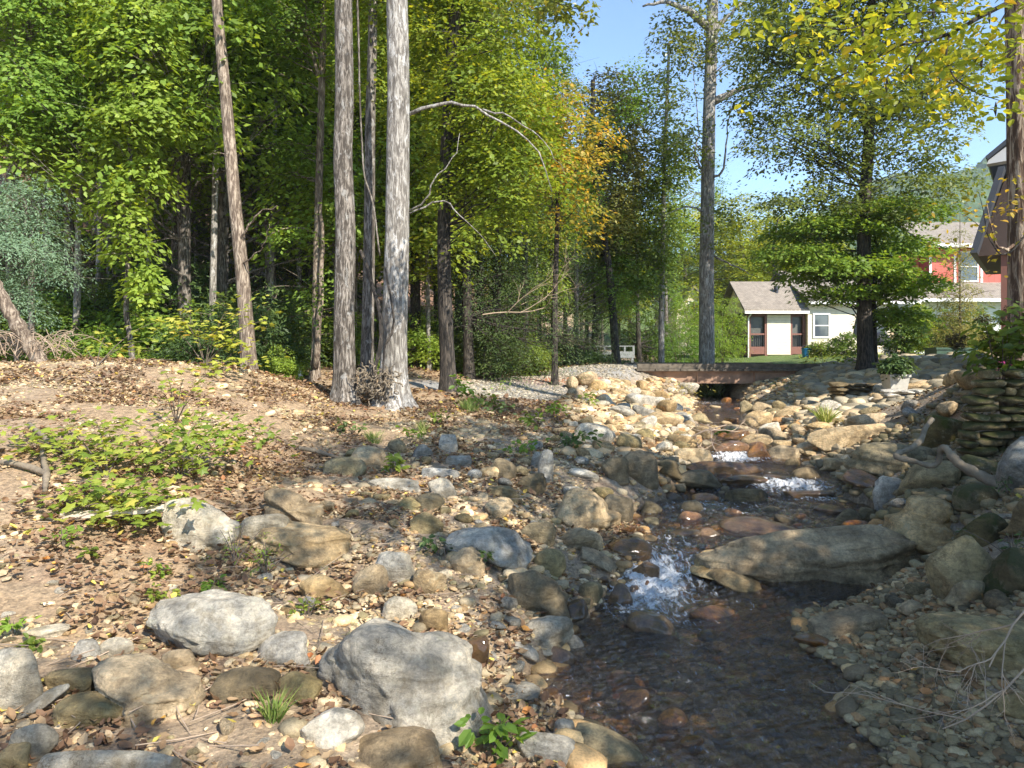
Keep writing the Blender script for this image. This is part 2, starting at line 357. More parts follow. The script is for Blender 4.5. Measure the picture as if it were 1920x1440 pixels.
# gravel drive climbing to the left end of the bridge
pa = np.array([P(870, 752, 19)[:2], P(980, 725, 23)[:2], P(1080, 700, 27)[:2], P(1170, 686, 29.6)[:2], P(1210, 684, 29.8)[:2]])
def segd(x, y, a):
    r = np.full(len(x), 1e9)
    for i in range(len(a)-1):
        p, q = a[i], a[i+1]; v = q-p; t = np.clip(((x-p[0])*v[0]+(y-p[1])*v[1])/(v@v), 0, 1)
        r = np.minimum(r, np.hypot(x-p[0]-t*v[0], y-p[1]-t*v[1]))
    return r
gd = segd(x, y, pa)
col = L(col, grav, (1.7-gd)*1.6+n3*.8)
od = np.exp(-((x-X(1070, 25))/1.5)**2-((y-25)/.9)**2)
col = L(col, np.array([.5, .19, .08]), od*1.5+n3*.5*od)
col = L(col, bedc, c/.12+.6)
i = np.arange(len(ys)-1)[:, None]*len(xs); j = np.arange(len(xs)-1)[None]
q = np.stack([i+j, i+j+1, i+j+1+len(xs), i+j+len(xs)], -1).reshape(-1, 4)
m, n, b = newmat('ground_soil'); tc = N(n, 'TexCoord').outputs['Object']; at = N(n, 'Attribute', attribute_name='col')
a1 = noise(n, tc, 9, 8, .72); a2 = noise(n, tc, 38, 6, .7); vo = N(n, 'TexVoronoi'); vo.inputs['Scale'].default_value = 22; n.links.new(tc, vo.inputs['Vector'])
r1 = ramp(n, [(.3, (.45, .42, .38)), (.5, (1, 1, 1)), (.7, (1.4, 1.35, 1.3))], a1.outputs[0])
r2 = ramp(n, [(.32, (.5, .46, .42)), (.5, (1, 1, 1)), (.68, (1.5, 1.45, 1.4))], a2.outputs[0])
cc = mix(n, mix(n, at.outputs['Color'], r1.outputs[0], .75, 'MULTIPLY'), r2.outputs[0], .7, 'MULTIPLY')
vr = N(n, 'HueSaturation'); n.links.new(cc, vr.inputs['Color']); n.links.new(math_(n, 'MULTIPLY_ADD', vo.outputs['Color'], .5), vr.inputs['Value']); n.nodes[-1].inputs[2].default_value = .75
n.links.new(vr.outputs[0], b.inputs['Base Color']); b.inputs['Roughness'].default_value = .95
bump(n, b, math_(n, 'ADD', math_(n, 'MULTIPLY', a1.outputs[0], 1.), math_(n, 'ADD', math_(n, 'MULTIPLY', a2.outputs[0], .5), math_(n, 'MULTIPLY', vo.outputs['Distance'], .3))), .9, .05)
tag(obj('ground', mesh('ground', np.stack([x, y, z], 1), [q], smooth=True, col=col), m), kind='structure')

# ------------------------------------------------------------------ water sheet following the steps of the stream
wy = np.concatenate([np.arange(.5, 15.5, .035), np.arange(15.5, 45, .15)]); k = 190
l = np.interp(wy, cy, cl)-.35; r = np.interp(wy, cy, cr)+.35
u = np.linspace(0, 1, k); wx = l[:, None]*(1-u)+r[:, None]*u; wyy = np.repeat(wy[:, None], k, 1)
x = wx.ravel(); y = wyy.ravel()
wv = .22*np.sin(x*2.1+.7)*np.exp(-((y-8.3)/.6)**2)+.3*np.sin(x*1.7)*np.exp(-((y-12.1)/.7)**2)
zz = wz(y+wv)
grad = np.clip((wz(y+.25)-wz(y-.25))/.2, 0, 1.2)
def g2(px, py, d, sx, sy): return np.exp(-((x-X(px, d))/sx)**2-((y-d)/sy)**2)
foam = .38*g2(1240, 1150, 7.3, .5, .3)+g2(1225, 1085, 8.25, .40, .33)+.75*g2(1215, 1120, 7.75, .45, .35)+1.0*g2(1480, 915, 12.05, .6, .3)+.55*g2(1540, 925, 11.5, .5, .25)+1.*g2(1385, 856, 14.15, .6, .25)+.35*g2(1330, 945, 11, .9, .5)+.4*g2(1240, 1020, 8.9, .5, .6)+.35*g2(1330, 760, 26, .8, .8)
act = .8+foam*1.3+.5*np.exp(-((y-10)/1.8)**2)
flow = fbm(np.stack([x*3.2+fbm(p3(x, y)*1.5, 2, 5)*1.2, y*2.0, 0*x], 1)*1.7, 4, 51)
rid = 1-np.abs(fbm(np.stack([x*5.0, y*3.2, 0*x+3], 1), 4, 57))*2.2
rp2 = fbm(np.stack([x*9+flow*3, y*5.5, 0*x+9], 1), 3, 67)
zz = zz+flow*.016*act+np.clip(rid, 0, 1)*.016*np.clip(act, 0, 2)+rp2*.007+np.clip(foam, 0, 1)*np.abs(fbm(p3(x, y)*11, 3, 61))*.07
i = np.arange(len(wy)-1)[:, None]*k; j = np.arange(k-1)[None]
q = np.stack([i+j, i+j+1, i+j+1+k, i+j+k], -1).reshape(-1, 4)
m, n, b = newmat('stream_water'); tc = N(n, 'TexCoord').outputs['Object']; at = N(n, 'Attribute', attribute_name='tint')
bm_ = N(n, 'Bump'); bm_.inputs['Strength'].default_value = .9; bm_.inputs['Distance'].default_value = .13
w1 = noise(n, mapping(n, tc, (4, 2.6, 1)), 2.6, 5, .6, 1.6); w2 = noise(n, mapping(n, tc, (1, .6, 1), (0, 0, .3)), 24, 3, .5, 1.)
w3 = N(n, 'TexWave'); w3.inputs['Scale'].default_value = 2.2; w3.inputs['Distortion'].default_value = 9; w3.inputs['Detail'].default_value = 4; w3.inputs['Detail Scale'].default_value = 1.6; n.links.new(mapping(n, tc, (1, 1.5, 1), (0, 0, .9)), w3.inputs['Vector'])
n.links.new(math_(n, 'ADD', math_(n, 'MULTIPLY', w3.outputs['Fac'], .22), math_(n, 'ADD', w1.outputs[0], math_(n, 'MULTIPLY', w2.outputs[0], .35))), bm_.inputs['Height'])
gl = N(n, 'BsdfGlossy'); gl.inputs['Roughness'].default_value = .07; n.links.new(bm_.outputs[0], gl.inputs['Normal'])
tr = N(n, 'BsdfTransparent'); tr.inputs[0].default_value = (.86, .72, .52, 1)
fr = N(n, 'Fresnel'); fr.inputs[0].default_value = 1.36; n.links.new(bm_.outputs[0], fr.inputs['Normal'])
fr2 = math_(n, 'MULTIPLY_ADD', fr.outputs[0], 3.2); n.nodes[-1].inputs[2].default_value = .02
s1 = N(n, 'MixShader'); n.links.new(fr2, s1.inputs[0]); n.links.new(tr.outputs[0], s1.inputs[1]); n.links.new(gl.outputs[0], s1.inputs[2])
fn = noise(n, mapping(n, tc, (1, .4, 1), (0, 0, -.25)), 8, 6, .62, 2.4); ff = math_(n, 'ADD', math_(n, 'MULTIPLY', at.outputs['Fac'], .5), math_(n, 'SUBTRACT', math_(n, 'MULTIPLY', fn.outputs[0], 1.5), .88))
fm = ramp(n, [(.06, (0, 0, 0)), (.32, (1, 1, 1))], ff)
fd = N(n, 'BsdfDiffuse'); fd.inputs[0].default_value = (.86, .86, .85, 1); n.links.new(bm_.outputs[0], fd.inputs['Normal'])
s2 = N(n, 'MixShader'); n.links.new(math_(n, 'MULTIPLY', fm.outputs[0], .85), s2.inputs[0]); n.links.new(s1.outputs[0], s2.inputs[1]); n.links.new(fd.outputs[0], s2.inputs[2])
n.links.new(s2.outputs[0], n.nodes['Material Output'].inputs[0]); n.nodes.remove(b)
tag(obj('water', mesh('water', np.stack([x, y, zz], 1), [q], tint=foam, smooth=True), m), kind='structure')

# ------------------------------------------------------------------ far wooded mountain
m, n, b = newmat('far_hill'); tc = N(n, 'TexCoord').outputs['Object']
a1 = noise(n, tc, .12, 8, .75); r = ramp(n, [(.35, (.025, .05, .02)), (.55, (.06, .10, .03)), (.7, (.15, .15, .04))], a1.outputs[0])
n.links.new(r.outputs[0], b.inputs['Base Color']); b.inputs['Roughness'].default_value = 1
xs_ = np.linspace(-300, 700, 400); ys_ = np.linspace(380, 640, 100); gx, gy = np.meshgrid(xs_, ys_); x = gx.ravel(); y = gy.ravel()
t = np.clip((y-380)/170, 0, 1.2); ridge = 60+82*np.clip((x-150)/130, 0, 1)+9*np.sin(x/60.)
z = ridge*np.sin(t*math.pi/2)+fbm(p3(x, y)*.03, 4, 71)*14*t+fbm(p3(x, y)*.22, 3, 73)*5
i = np.arange(99)[:, None]*400; j = np.arange(399)[None]
tag(obj('hills', mesh('hills', np.stack([x, y, z], 1), [np.stack([i+j, i+j+1, i+j+401, i+j+400], -1).reshape(-1, 4)], smooth=False), m), kind='structure')

# ------------------------------------------------------------------ stones
_ico = {}
def ico(s):
    if s not in _ico:
        bm = bmesh.new(); bmesh.ops.create_icosphere(bm, subdivisions=s, radius=1)
        _ico[s] = (np.array([v.co[:] for v in bm.verts]), np.array([[v.index for v in f.verts] for f in bm.faces])); bm.free()
    return _ico[s]
def rockshape(seed, sub=4, a=1., b=1., c=1., planes=11, p=9., rough=.05, box=.86, hmin=.62):
    V, Fc = ico(sub); g = rs(seed); nn = g.normal(size=(planes, 3)); nn /= np.linalg.norm(nn, axis=1)[:, None]; hh = g.uniform(hmin, 1., planes)
    d = np.clip(V@nn.T, 0, None)/hh; r = ((d**p).sum(1)+(1/1.15)**p)**(-1/p)
    W_ = V*r[:, None]; lo, hi = W_.min(0), W_.max(0); W_ = (W_-(lo+hi)/2)/((hi-lo)/2)
    s = np.array([a, b, c]); sc = (a*b*c)**(1/3)
    dn = fbm(W_*1.6+seed*3.1, 4, seed)*rough*1.4+((np.abs(fbm(W_*3.3+seed, 4, seed+5))-.15)*rough*1.3+fbm(W_*9.+seed, 3, seed+6)*rough*.35 if sub >= 4 else 0)
    # bedding cracks running through the stone
    if sub >= 4:
        q = W_@np.array([.25, .2, .95])*5+fbm(W_*1.3, 2, seed+9)*1.6; dn = dn-.014*np.exp(-((q-np.round(q))/.10)**2)*(vnoise(W_*2+seed)>-.1)
    W_ = W_*(1+dn[:, None]); W_ = np.sign(W_)*np.abs(W_)**box
    return W_*s, Fc
def rot(rx, ry, rz):
    return np.array(Matrix.Rotation(rz, 3, 'Z')@Matrix.Rotation(ry, 3, 'Y')@Matrix.Rotation(rx, 3, 'X'))
OUT = {
 'largest grey blue': [(590,1265),(610,1225),(640,1180),(665,1150),(720,1145),(750,1160),(790,1195),(840,1205),(875,1235),(905,1290),(912,1330),(890,1370),(850,1392),(790,1392),(730,1372),(680,1335),(625,1300)],
 'broad grey boulder with white': [(295,1165),(315,1130),(370,1115),(430,1118),(490,1135),(518,1155),(518,1185),(495,1210),(450,1235),(410,1247),(360,1240),(330,1215),(305,1190)],
 'tall pale boulder': [(308,1035),(312,985),(330,945),(360,930),(395,940),(420,965),(448,1000),(440,1020),(400,1025),(370,1040),(335,1042)],
 'long tan slab leaning': [(493,915),(505,908),(530,912),(570,935),(600,965),(612,985),(590,990),(560,983),(520,960),(497,935)],
 'wide flat topped': [(470,1000),(500,985),(560,987),(640,992),(656,1005),(652,1040),(620,1055),(580,1050),(530,1035),(485,1020)],
 'long pale olive': [(180,1250),(205,1237),(250,1238),(300,1255),(350,1285),(382,1310),(365,1330),(330,1345),(300,1358),(250,1340),(215,1305),(185,1280)],
 'huge smooth whale': [(1300,1072),(1340,1035),(1400,1012),(1470,993),(1560,987),(1640,989),(1690,1008),(1720,1050),(1742,1090),(1720,1115),(1640,1120),(1590,1122),(1520,1112),(1450,1100),(1360,1085)],
 'big brown pyramid': [(1661,990),(1690,960),(1720,935),(1760,927),(1785,945),(1800,980),(1815,1030),(1790,1052),(1740,1048),(1700,1030),(1665,1003)],
 'triangular dappled': [(1040,960),(1060,930),(1090,917),(1115,925),(1135,950),(1168,985),(1160,998),(1120,1002),(1075,990),(1045,975)],
 'large olive boulder at the right': [(1740,1185),(1770,1165),(1830,1155),(1900,1165),(1965,1190),(1965,1270),(1900,1285),(1840,1275),(1780,1245),(1745,1210)],
 'upright rounded tan': [(843,1045),(860,1030),(885,1026),(905,1050),(914,1068),(905,1082),(870,1085),(850,1070)],
 'smooth pale egg': [(975,1190),(990,1165),(1030,1156),(1070,1160),(1077,1175),(1060,1195),(1050,1220),(1020,1228),(985,1215)],
 'broad flat green': [(835,1010),(860,990),(920,985),(965,1000),(992,1025),(998,1045),(980,1072),(930,1065),(880,1050),(845,1035)],
 'massive overhanging': [(1588,850),(1610,835),(1670,830),(1740,838),(1758,850),(1755,872),(1700,892),(1650,896),(1610,880)],
 'dark wet looking': [(950,1110),(965,1080),(1000,1068),(1040,1085),(1060,1120),(1072,1160),(1040,1168),(985,1150),(950,1140)],
 'angular green grey block': [(1635,925),(1655,890),(1680,893),(1692,920),(1688,955),(1665,958),(1645,945)],
}
def radial(poly):
    q = np.array(poly, float); n_ = 120; out = np.ones(n_); r2 = np.roll(q, -1, 0)
    for i in range(n_):
        u = np.array([math.cos(i*2*math.pi/n_), math.sin(i*2*math.pi/n_)]); e = r2-q; den = u[0]*e[:, 1]-u[1]*e[:, 0]; den = np.where(abs(den) < 1e-9, 1e-9, den)
        t = (q[:, 0]*e[:, 1]-q[:, 1]*e[:, 0])/den; k = (q[:, 0]*u[1]-q[:, 1]*u[0])/den; ok = (t > 0) & (k >= -1e-6) & (k <= 1+1e-6); out[i] = t[ok].max() if ok.any() else 1
    for _ in range(4): out = (np.roll(out, 1)+2*out+np.roll(out, -1))/4
    return out
taken = []
def stone(px0, px1, py0, py1, mat, label, cat='rock', roll=0, seed=None, name=None, group=None, emb=.72, sub=None, lift=0., planes=None, fat=.42, length=None):
    """a stone that fills columns px0..px1 and rows py0..py1; it is rooted on the ground or stream bed there"""
    ok_ = [k for k in OUT if label.startswith(k)]
    if ok_: po_ = np.array(OUT[ok_[0]], float); lo, hi = po_.min(0), po_.max(0); px0, px1, py0, py1 = lo[0], hi[0], lo[1], hi[1]; roll = 0
    cx, cyy = (px0+px1)/2, (py0+py1)/2; w, h = px1-px0, py1-py0
    mt = (cyy-HOR)/F
    d0 = hit(cx, py1-h*.03); a = w*d0/F/2; bb = fat*2*a*.85
    for _ in range(12):
        d = d0+bb; g0 = max(Hf(X(cx, d), d), float(wz(d))-.06 if float(chan(np.array([X(cx, d)]), np.array([d]))[0]) > 0 else -9); a = w*d/F/2
        Hh = Z(py0, d+.15*bb)-g0
        if Hh > .34*a or bb < .15*a: break
        bb *= .82
    Hh = max(Hh, .22*a); c = .72*Hh; cyy = HOR+(CZ-(g0+.28*Hh))*F/d
    if roll:
        L_ = (length or w)*d/F/2; a = L_; c = c if not length else c
    sd = seed if seed is not None else int(px0*7+py0*13) % 99991
    sub = sub or (6 if w > 200 else 5 if w > 60 else 4)
    V, Fc = rockshape(sd, sub, a, bb, c, planes or (15 if ok_ else 8+sd % 5), 26 if ok_ else 11+sd % 12, .075 if ok_ else .06, .95 if ok_ else .88, .84 if ok_ else .62)
    if ok_:
        rad_ = radial(np.stack([(po_[:, 0]-cx)/(w/2), (cyy-po_[:, 1])*d/F/c], 1)); sn_ = np.sin(np.arange(120)*math.pi/60); rad_ = np.where(sn_ < .12, np.maximum(rad_, .96), rad_); rad_ = (np.roll(rad_, 1)+rad_+np.roll(rad_, -1))/3; q_ = V/[a, bb, c]; th = np.arctan2(q_[:, 2], q_[:, 0])/(2*math.pi)*120 % 120; i0 = th.astype(int) % 120; f_ = th-np.floor(th); rr_ = rad_[i0]*(1-f_)+rad_[(i0+1) % 120]*f_; V = V*np.stack([rr_, .5+.5*rr_, rr_], 1)
    if 'overhanging the leaf' not in label:      # stones sit bedded in the ground: their sides run straight down
        zn = np.clip(V[:, 2]/c, -.97, 0); kx = np.minimum((1-zn*zn)**-.42, 1.7); V = V*np.stack([np.ones_like(kx) if ok_ else kx**.8, kx, np.ones_like(kx)], 1)
    if roll: V = V@rot(0, R(roll), 0).T
    V = V@rot(0, 0, 0).T
    x, y = X(cx, d), d; zc = g0+.28*Hh
    nm = name or ('boulder' if w*d/F > .55 else 'stone')
    o = obj(nm, mesh(nm, V, [Fc], smooth=True), M[mat], None, (x, y, zc))
    tag(o, label, 'boulder' if nm == 'boulder' else 'rock', group); taken.append((x, y, max(a, bb))); return o
RK = [
 (310,450,928,1046,'r_wht','tall pale boulder with a rounded white top behind the grey slab',0),
 (488,612,915,985,'r_tan','long tan slab leaning down to the right behind the pale boulders',32),
 (452,542,962,1022,'r_wht','low white stone between the tall pale boulder and the flat slab',0),
 (475,656,983,1058,'r_tan','wide flat topped tan slab in front of the leaning slab',4),
 (295,520,1112,1247,'r_gry','broad grey boulder with white streaks overhanging the leaf litter',6),
 (477,580,1188,1260,'r_gry','blunt grey stone beside the streaked grey boulder',-8),
 (-20,84,1216,1345,'r_wht','pale blocky boulder cut by the left edge of the picture',0),
 (90,184,1250,1312,'r_olv','olive stone between the pale edge boulder and the long pale one',0),
 (180,382,1234,1358,'r_tan','long pale olive boulder sloping down to the right',14),
 (112,242,1304,1370,'r_olv','olive boulder under the long pale one',8),
 (22,132,1300,1350,'r_gry','thin grey slab tilted up to the right beside the edge boulder',-24),
 (25,107,1352,1432,'r_wht','pale grey stone near the bottom left corner',0),
 (405,526,1252,1322,'r_drk','dark olive boulder in the middle of the foreground stones',0),
 (513,602,1262,1335,'r_olv','grey olive stone against the largest boulder',0),
 (585,912,1143,1400,'r_gry','largest grey blue boulder filling the centre foreground',10),
 (555,684,1330,1418,'r_wht','pale tan stone left of the foot of the largest boulder',0),
 (652,826,1370,1465,'r_tan','brown boulder at the bottom edge under the largest boulder',0),
 (70,335,1408,1475,'r_gry','long pale slab along the bottom left edge',3),
 (1,60,1395,1450,'r_olv','olive stone in the very bottom left corner',0),
 (655,727,1058,1124,'r_tan','rounded tan stone above the largest boulder, left of a pair',0),
 (698,777,1032,1098,'r_wht','pale angular stone resting behind the rounded tan one',0),
 (774,836,1064,1117,'r_tan','plump yellowish stone right of the pale angular pair',0),
 (842,914,1024,1087,'r_tan','upright rounded tan stone before the flat green grey boulder',0),
 (832,998,984,1074,'r_gry','broad flat green grey boulder beside the upright rounded stone',8),
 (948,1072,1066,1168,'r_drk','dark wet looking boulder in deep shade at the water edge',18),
 (1038,1170,916,1004,'r_tan','triangular dappled boulder at the head of the riffle',0),
 (1122,1192,924,988,'r_drk','dark wedge stone leaning on the triangular boulder',30),
 (1048,1128,990,1038,'r_tan','low tan stone below the triangular boulder',0),
 (972,1042,976,1024,'r_olv','brown olive stone between the flat boulder and the triangular one',0),
 (1000,1062,1030,1082,'r_olv','olive brown stone above the dark shaded boulder',0),
 (973,1077,1156,1228,'r_wht','smooth pale egg shaped boulder on the left shore',-12),
 (1014,1077,1210,1260,'r_wbr','brown cobble wedged under the pale egg shaped boulder',0),
 (1054,1100,1188,1228,'r_gry','grey cobble right of the pale egg shaped boulder',0),
 (918,1012,1284,1328,'r_gry','flat grey green stone beside the largest boulder at the shore',0),
 (958,1014,1208,1275,'r_gry','upright grey cobble left below the egg shaped boulder',20),
 (860,917,1192,1272,'r_wbr','brown upright stone touching the right of the largest boulder',0),
 (968,1078,1372,1455,'r_gry','flat grey boulder at the bottom edge beside the water',0),
 (1038,1079,1350,1398,'r_wht','small pale cone shaped cobble on the shore',0),
 (1068,1235,1375,1455,'r_olv','long olive boulder sliding into the water at the bottom edge',22),
 (718,782,1120,1166,'r_wht','cream cobble just above the peak of the largest boulder',0),
 (784,842,1138,1194,'r_tan','tan lumpy stone on the right shoulder of the largest boulder',0),
 (560,648,1078,1128,'r_tan','rounded tan stone half buried above the largest boulder',0),
 (48,132,1172,1208,'r_wht','low pale stone in the litter left of the streaked boulder',0),
 (138,188,1196,1246,'r_gry','grey chunk below the low pale stone',-20),
 (186,252,1196,1240,'r_wht','yellowish white wedge beside the grey chunk',10),
 (306,368,1215,1262,'r_tan','tan stone tucked under the streaked grey boulder',0),
 (606,688,856,898,'r_olv','round topped stone in leaf shade beside the tilted cobble',0),
 (658,728,836,880,'r_tan','tan cobble tilted down to the right above the shaded bank',24),
 (690,790,897,922,'r_gry','thin green grey slab lying flat in the shaded litter',4),
 (800,858,896,934,'r_gry','ribbed grey stone in the middle of the bank',12),
 (776,834,925,962,'r_olv','olive block below the ribbed grey stone',8),
 (750,790,934,957,'r_olv','small olive stone left of the olive block',20),
 (770,833,959,1003,'r_olv','smooth olive stone above the gravel patch',14),
 (822,858,813,852,'r_gry','upright grey stone at the foot of the wooded bank',0),
 (918,968,860,902,'r_drk','dark rounded stone tilted among the slate pieces',28),
 (898,936,874,898,'r_tan','orange tan cobble beside the dark rounded stone',0),
 (912,982,909,940,'r_olv','mottled low stone in the dappled litter',10),
 (968,1026,890,928,'r_drk','dark layered stone under the upright slate',-14),
 (1008,1038,842,908,'r_gry','tall upright slate standing on the bank',0),
 (996,1014,846,876,'r_gry','small upright slate left of the tall one',10),
 (1066,1124,880,903,'r_wht','pale blue slab tilted on the bank above the wedge stone',14),
 (836,886,853,879,'r_gry','grey green stone above the flat bank slabs',0),
 (790,862,876,902,'r_gry','long grey slab across the shaded bank',0),
 (775,812,832,858,'r_gry','grey lump left of the upright bank stone',0),
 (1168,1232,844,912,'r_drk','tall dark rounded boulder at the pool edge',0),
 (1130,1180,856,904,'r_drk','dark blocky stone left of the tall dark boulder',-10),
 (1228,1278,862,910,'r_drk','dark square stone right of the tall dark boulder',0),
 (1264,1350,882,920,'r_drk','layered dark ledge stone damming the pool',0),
 (1340,1432,888,922,'r_wbr','flat dark ledge stone beside the upper cascade',0),
 (1280,1436,864,896,'r_wbr','broad brown slab lying over the ledge stones',2),
 (1262,1334,838,872,'r_tan','tan and grey rock just upstream of the ledge',0),
 (1400,1444,832,866,'r_wet','orange wet rock with white water beside it',0),
 (1334,1402,826,852,'r_wet','orange brown rock damming the small fall',0),
 (1438,1496,834,868,'r_tan','tan boulder right of the small fall',0),
 (1490,1535,826,856,'r_tan','rounded tan cobble by the far right shore',10),
 (1424,1468,794,820,'r_wht','pale leaning stone on the sunny right shore',-14),
 (1288,1330,774,795,'r_olv','brown stone in mid stream below the bridge',0),
 (1387,1413,750,776,'r_olv','greenish round boulder under the bridge',0),
 (1417,1440,757,774,'r_gry','grey white stone second from the left under the bridge',0),
 (1447,1474,751,775,'r_olv','round olive boulder at the right of the bridge opening',0),
 (1590,1670,774,802,'r_tan','tan flat topped slab on the sunny terrace',-4),
 (1512,1700,796,836,'r_tan','very long tan slab stretched along the sunny right shore',-6),
 (1520,1592,812,842,'r_olv','cracked brown slab in front of the long tan slab',0),
 (1588,1758,828,898,'r_olv','massive overhanging boulder below the crooked root',4),
 (1688,1806,864,926,'r_olv','olive boulder leaning up under the crooked root',-14),
 (1580,1664,885,938,'r_wbr','reddish brown rock slanting into the cascade pool',22),
 (1633,1692,888,960,'r_gry','angular green grey block standing in the shade',14),
 (1660,1818,924,1056,'r_tan','big brown pyramid shaped boulder behind the stream boulder',0),
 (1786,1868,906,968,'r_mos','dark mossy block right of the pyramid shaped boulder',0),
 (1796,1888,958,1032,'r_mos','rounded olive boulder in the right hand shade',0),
 (1560,1614,953,988,'r_drk','dark grey cobble at the right edge of the riffle',0),
 (1608,1644,950,982,'r_drk','smaller dark cobble beside the dark grey one',0),
 (1522,1588,948,970,'r_wet','flat orange rock washed by the riffle',0),
 (1712,1790,916,942,'r_olv','low flat olive stone above the pyramid shaped boulder',0),
 (1345,1745,985,1122,'r_tan','huge smooth whale backed boulder lying in the stream',3),
 (1300,1432,1034,1090,'r_tan','rounded tan toe of rock at the left of the huge stream boulder',0),
 (1330,1452,1074,1122,'r_tan','low yellow brown ledge in front of the huge stream boulder',14),
 (1348,1502,970,1012,'r_wbr','dark orange brown rock behind the huge stream boulder',0),
 (1742,1872,1024,1136,'r_olv','pale olive slab slanting down to the still pool',-38),
 (1735,1965,1152,1288,'r_olv','large olive boulder at the right edge above the pebble bar',10),
 (1514,1652,1142,1196,'r_tan','flat tan rock half under water at the pebble bar',-6),
 (1488,1558,1190,1230,'r_wet','small bright orange rock at the tip of the pebble bar',10),
 (1288,1388,1134,1174,'r_wet','low shiny orange rock awash below the cascade',6),
 (1174,1274,1150,1202,'r_wbr','olive brown rock in mid stream sloping to the right',18),
 (1140,1192,1096,1144,'r_wbr','round wet brown cobble at the foot of the cascade',22),
 (1083,1130,1087,1134,'r_olv','olive cobble left of the wet brown cobble',18),
 (1084,1158,1034,1078,'r_tan','tan rock sloping toward the cascade',24),
 (1142,1220,1008,1048,'r_wbr','brown boulder on the left lip of the cascade',0),
 (1188,1242,1052,1092,'r_wbr','dark wet rock splashed by the cascade',24),
 (1148,1228,1286,1312,'r_wet','low orange rock barely above the dark water',0),
 (1136,1192,1258,1282,'r_wet','small orange rock breaking the surface near the left shore',0),
 (1230,1277,921,941,'r_wbr','small brown rock at the left of the upper pool',0),
 (1296,1348,925,944,'r_wet','flat orange rock in the upper pool',0),
 (1362,1446,914,950,'r_drk','dark clustered rock below the upper cascade',0),
 (1274,1320,938,966,'r_drk','dark grey rock in the middle of the riffle',0),
 (1270,1316,957,982,'r_wet','orange rock touching the dark grey one in the riffle',0),
 (1246,1314,990,1014,'r_wbr','dark low rock just above the cascade',0),
 (1310,1348,990,1014,'r_wbr','brown rock wedged upstream of the whale backed boulder',16),
 (1200,1238,940,970,'r_drk','dark rock on the left bank of the riffle',30),
 (1430,1480,890,906,'r_wet','orange brown rock under the upper cascade',0),
 (1468,1560,918,940,'r_wbr','long dark rock parting the upper cascade',0),
 (1738,1815,778,838,'r_mos','moss covered boulder behind the crooked root',0),
 (1800,1880,852,905,'r_mos','mossy green rock at the foot of the stacked wall',0),
 (1868,1990,820,925,'r_gry','large blue grey boulder at the right edge beneath the wall',-20),
 (1545,1590,858,886,'r_tan','tan boulder on the shore beside the upper pool',0),
 (1470,1500,858,878,'r_tan','small tan cobble by the upper pool outlet',0),
 (1866,1962,1030,1118,'r_mos','mossy boulder half hidden by ferns at the right edge above the large olive one',0),
 (1788,1852,1084,1142,'r_olv','olive stone between the pale slab and the large right edge boulder',12),
 (1900,1990,926,1004,'r_drk','dark boulder at the right edge under the root end',0),
 (1486,1540,876,906,'r_tan','tan block on the shore between the two upper cascades',-8),
 (1690,1742,1128,1160,'r_tan','low tan stone at the back of the pebble bar',0),
 (1876,1960,1296,1372,'r_olv','olive boulder low at the right edge beside the pebble bar',0),
 (1655,1700,1052,1080,'r_drk','dark stone in the gap behind the still pool',0),
]
for (a, b_, c_, d_, mt, lb, rl) in RK: stone(a, b_, c_, d_, mt, lb, roll=rl)

# stones one can count, copied from a few forms
protos = {}
def proto(kind, mt, k):
    key = (kind, mt, k)
    if key not in protos:
        g = rs(500+k); V, Fc = rockshape(900+k*17, 4, 1, g.uniform(.6, .85), g.uniform(.42, .7), 10, 8, .06)
        me = mesh('stone', V, [Fc], smooth=True); me.materials.append(M[mt]); protos[key] = me
    return protos[key]
def free(x, y, r): return all((x-a)**2+(y-b)**2 > (r*.8+c*.85)**2 for a, b, c in taken)
def scatter(n, area, size, mats, label, group, seed, flat=0., sink=.35, tries=40, check=True):
    g = rs(seed); cnt = 0
    for _ in range(n*tries):
        if cnt >= n: break
        px, py = g.uniform(area[0], area[1]), g.uniform(area[2], area[3])
        if len(area) > 4 and not area[4](px, py): continue
        d = hit(px, py); x = X(px, d); s = size*(.55+g.rand()**2*1.2)
        if check and not free(x, d, s): continue
        o = bpy.data.objects.new('stone', proto('s', mats[g.randint(len(mats))], g.randint(5))); C.objects.link(o)
        z = gz(x, d); o.location = (x, d, z+s*.5*(1-sink*2)+s*.12); o.rotation_euler = (g.uniform(-.3, .3), g.uniform(-.3, .3)+flat, g.uniform(0, 6.28)); o.scale = (s, s*g.uniform(.8, 1.15), s*g.uniform(.7, 1.1))
        tag(o, label, 'rock', group); taken.append((x, d, s)); cnt += 1
A_ = 'stones strewn over the banks'
scatter(46, (1060, 1290, 705, 800, lambda a, b: b > 705+(a-1060)*.12 and b < 740+(a-1060)*.45), .34, ['r_tan', 'r_wht', 'r_gry', 'r_tan'], 'riprap stone heaped on the bank below the left end of the bridge', 'riprap heap at the bridge', 11)
scatter(34, (1040, 1300, 795, 850), .24, ['r_tan', 'r_wht', 'r_olv'], 'sunlit stone on the rocky flat between the riprap and the ledge', 'stones of the sunny rocky flat', 12)
scatter(34, (1420, 1570, 760, 860, lambda a, b: b > 745+(a-1420)*.05), .26, ['r_tan', 'r_wht', 'r_tan', 'r_olv'], 'tan stone lying on the sunny right shore of the stream', 'stones of the sunny right shore', 13)
scatter(26, (1290, 1470, 750, 850), .22, ['r_wet', 'r_tan', 'r_wbr'], 'orange tinted stone in the shallows between bridge and ledge', 'stones in the upper shallows', 14)
scatter(34, (600, 1150, 830, 1000), .13, ['r_gry', 'r_olv', 'r_tan'], 'small grey or olive stone in the leafy shade of the left bank', 'stones of the shaded bank', 15)
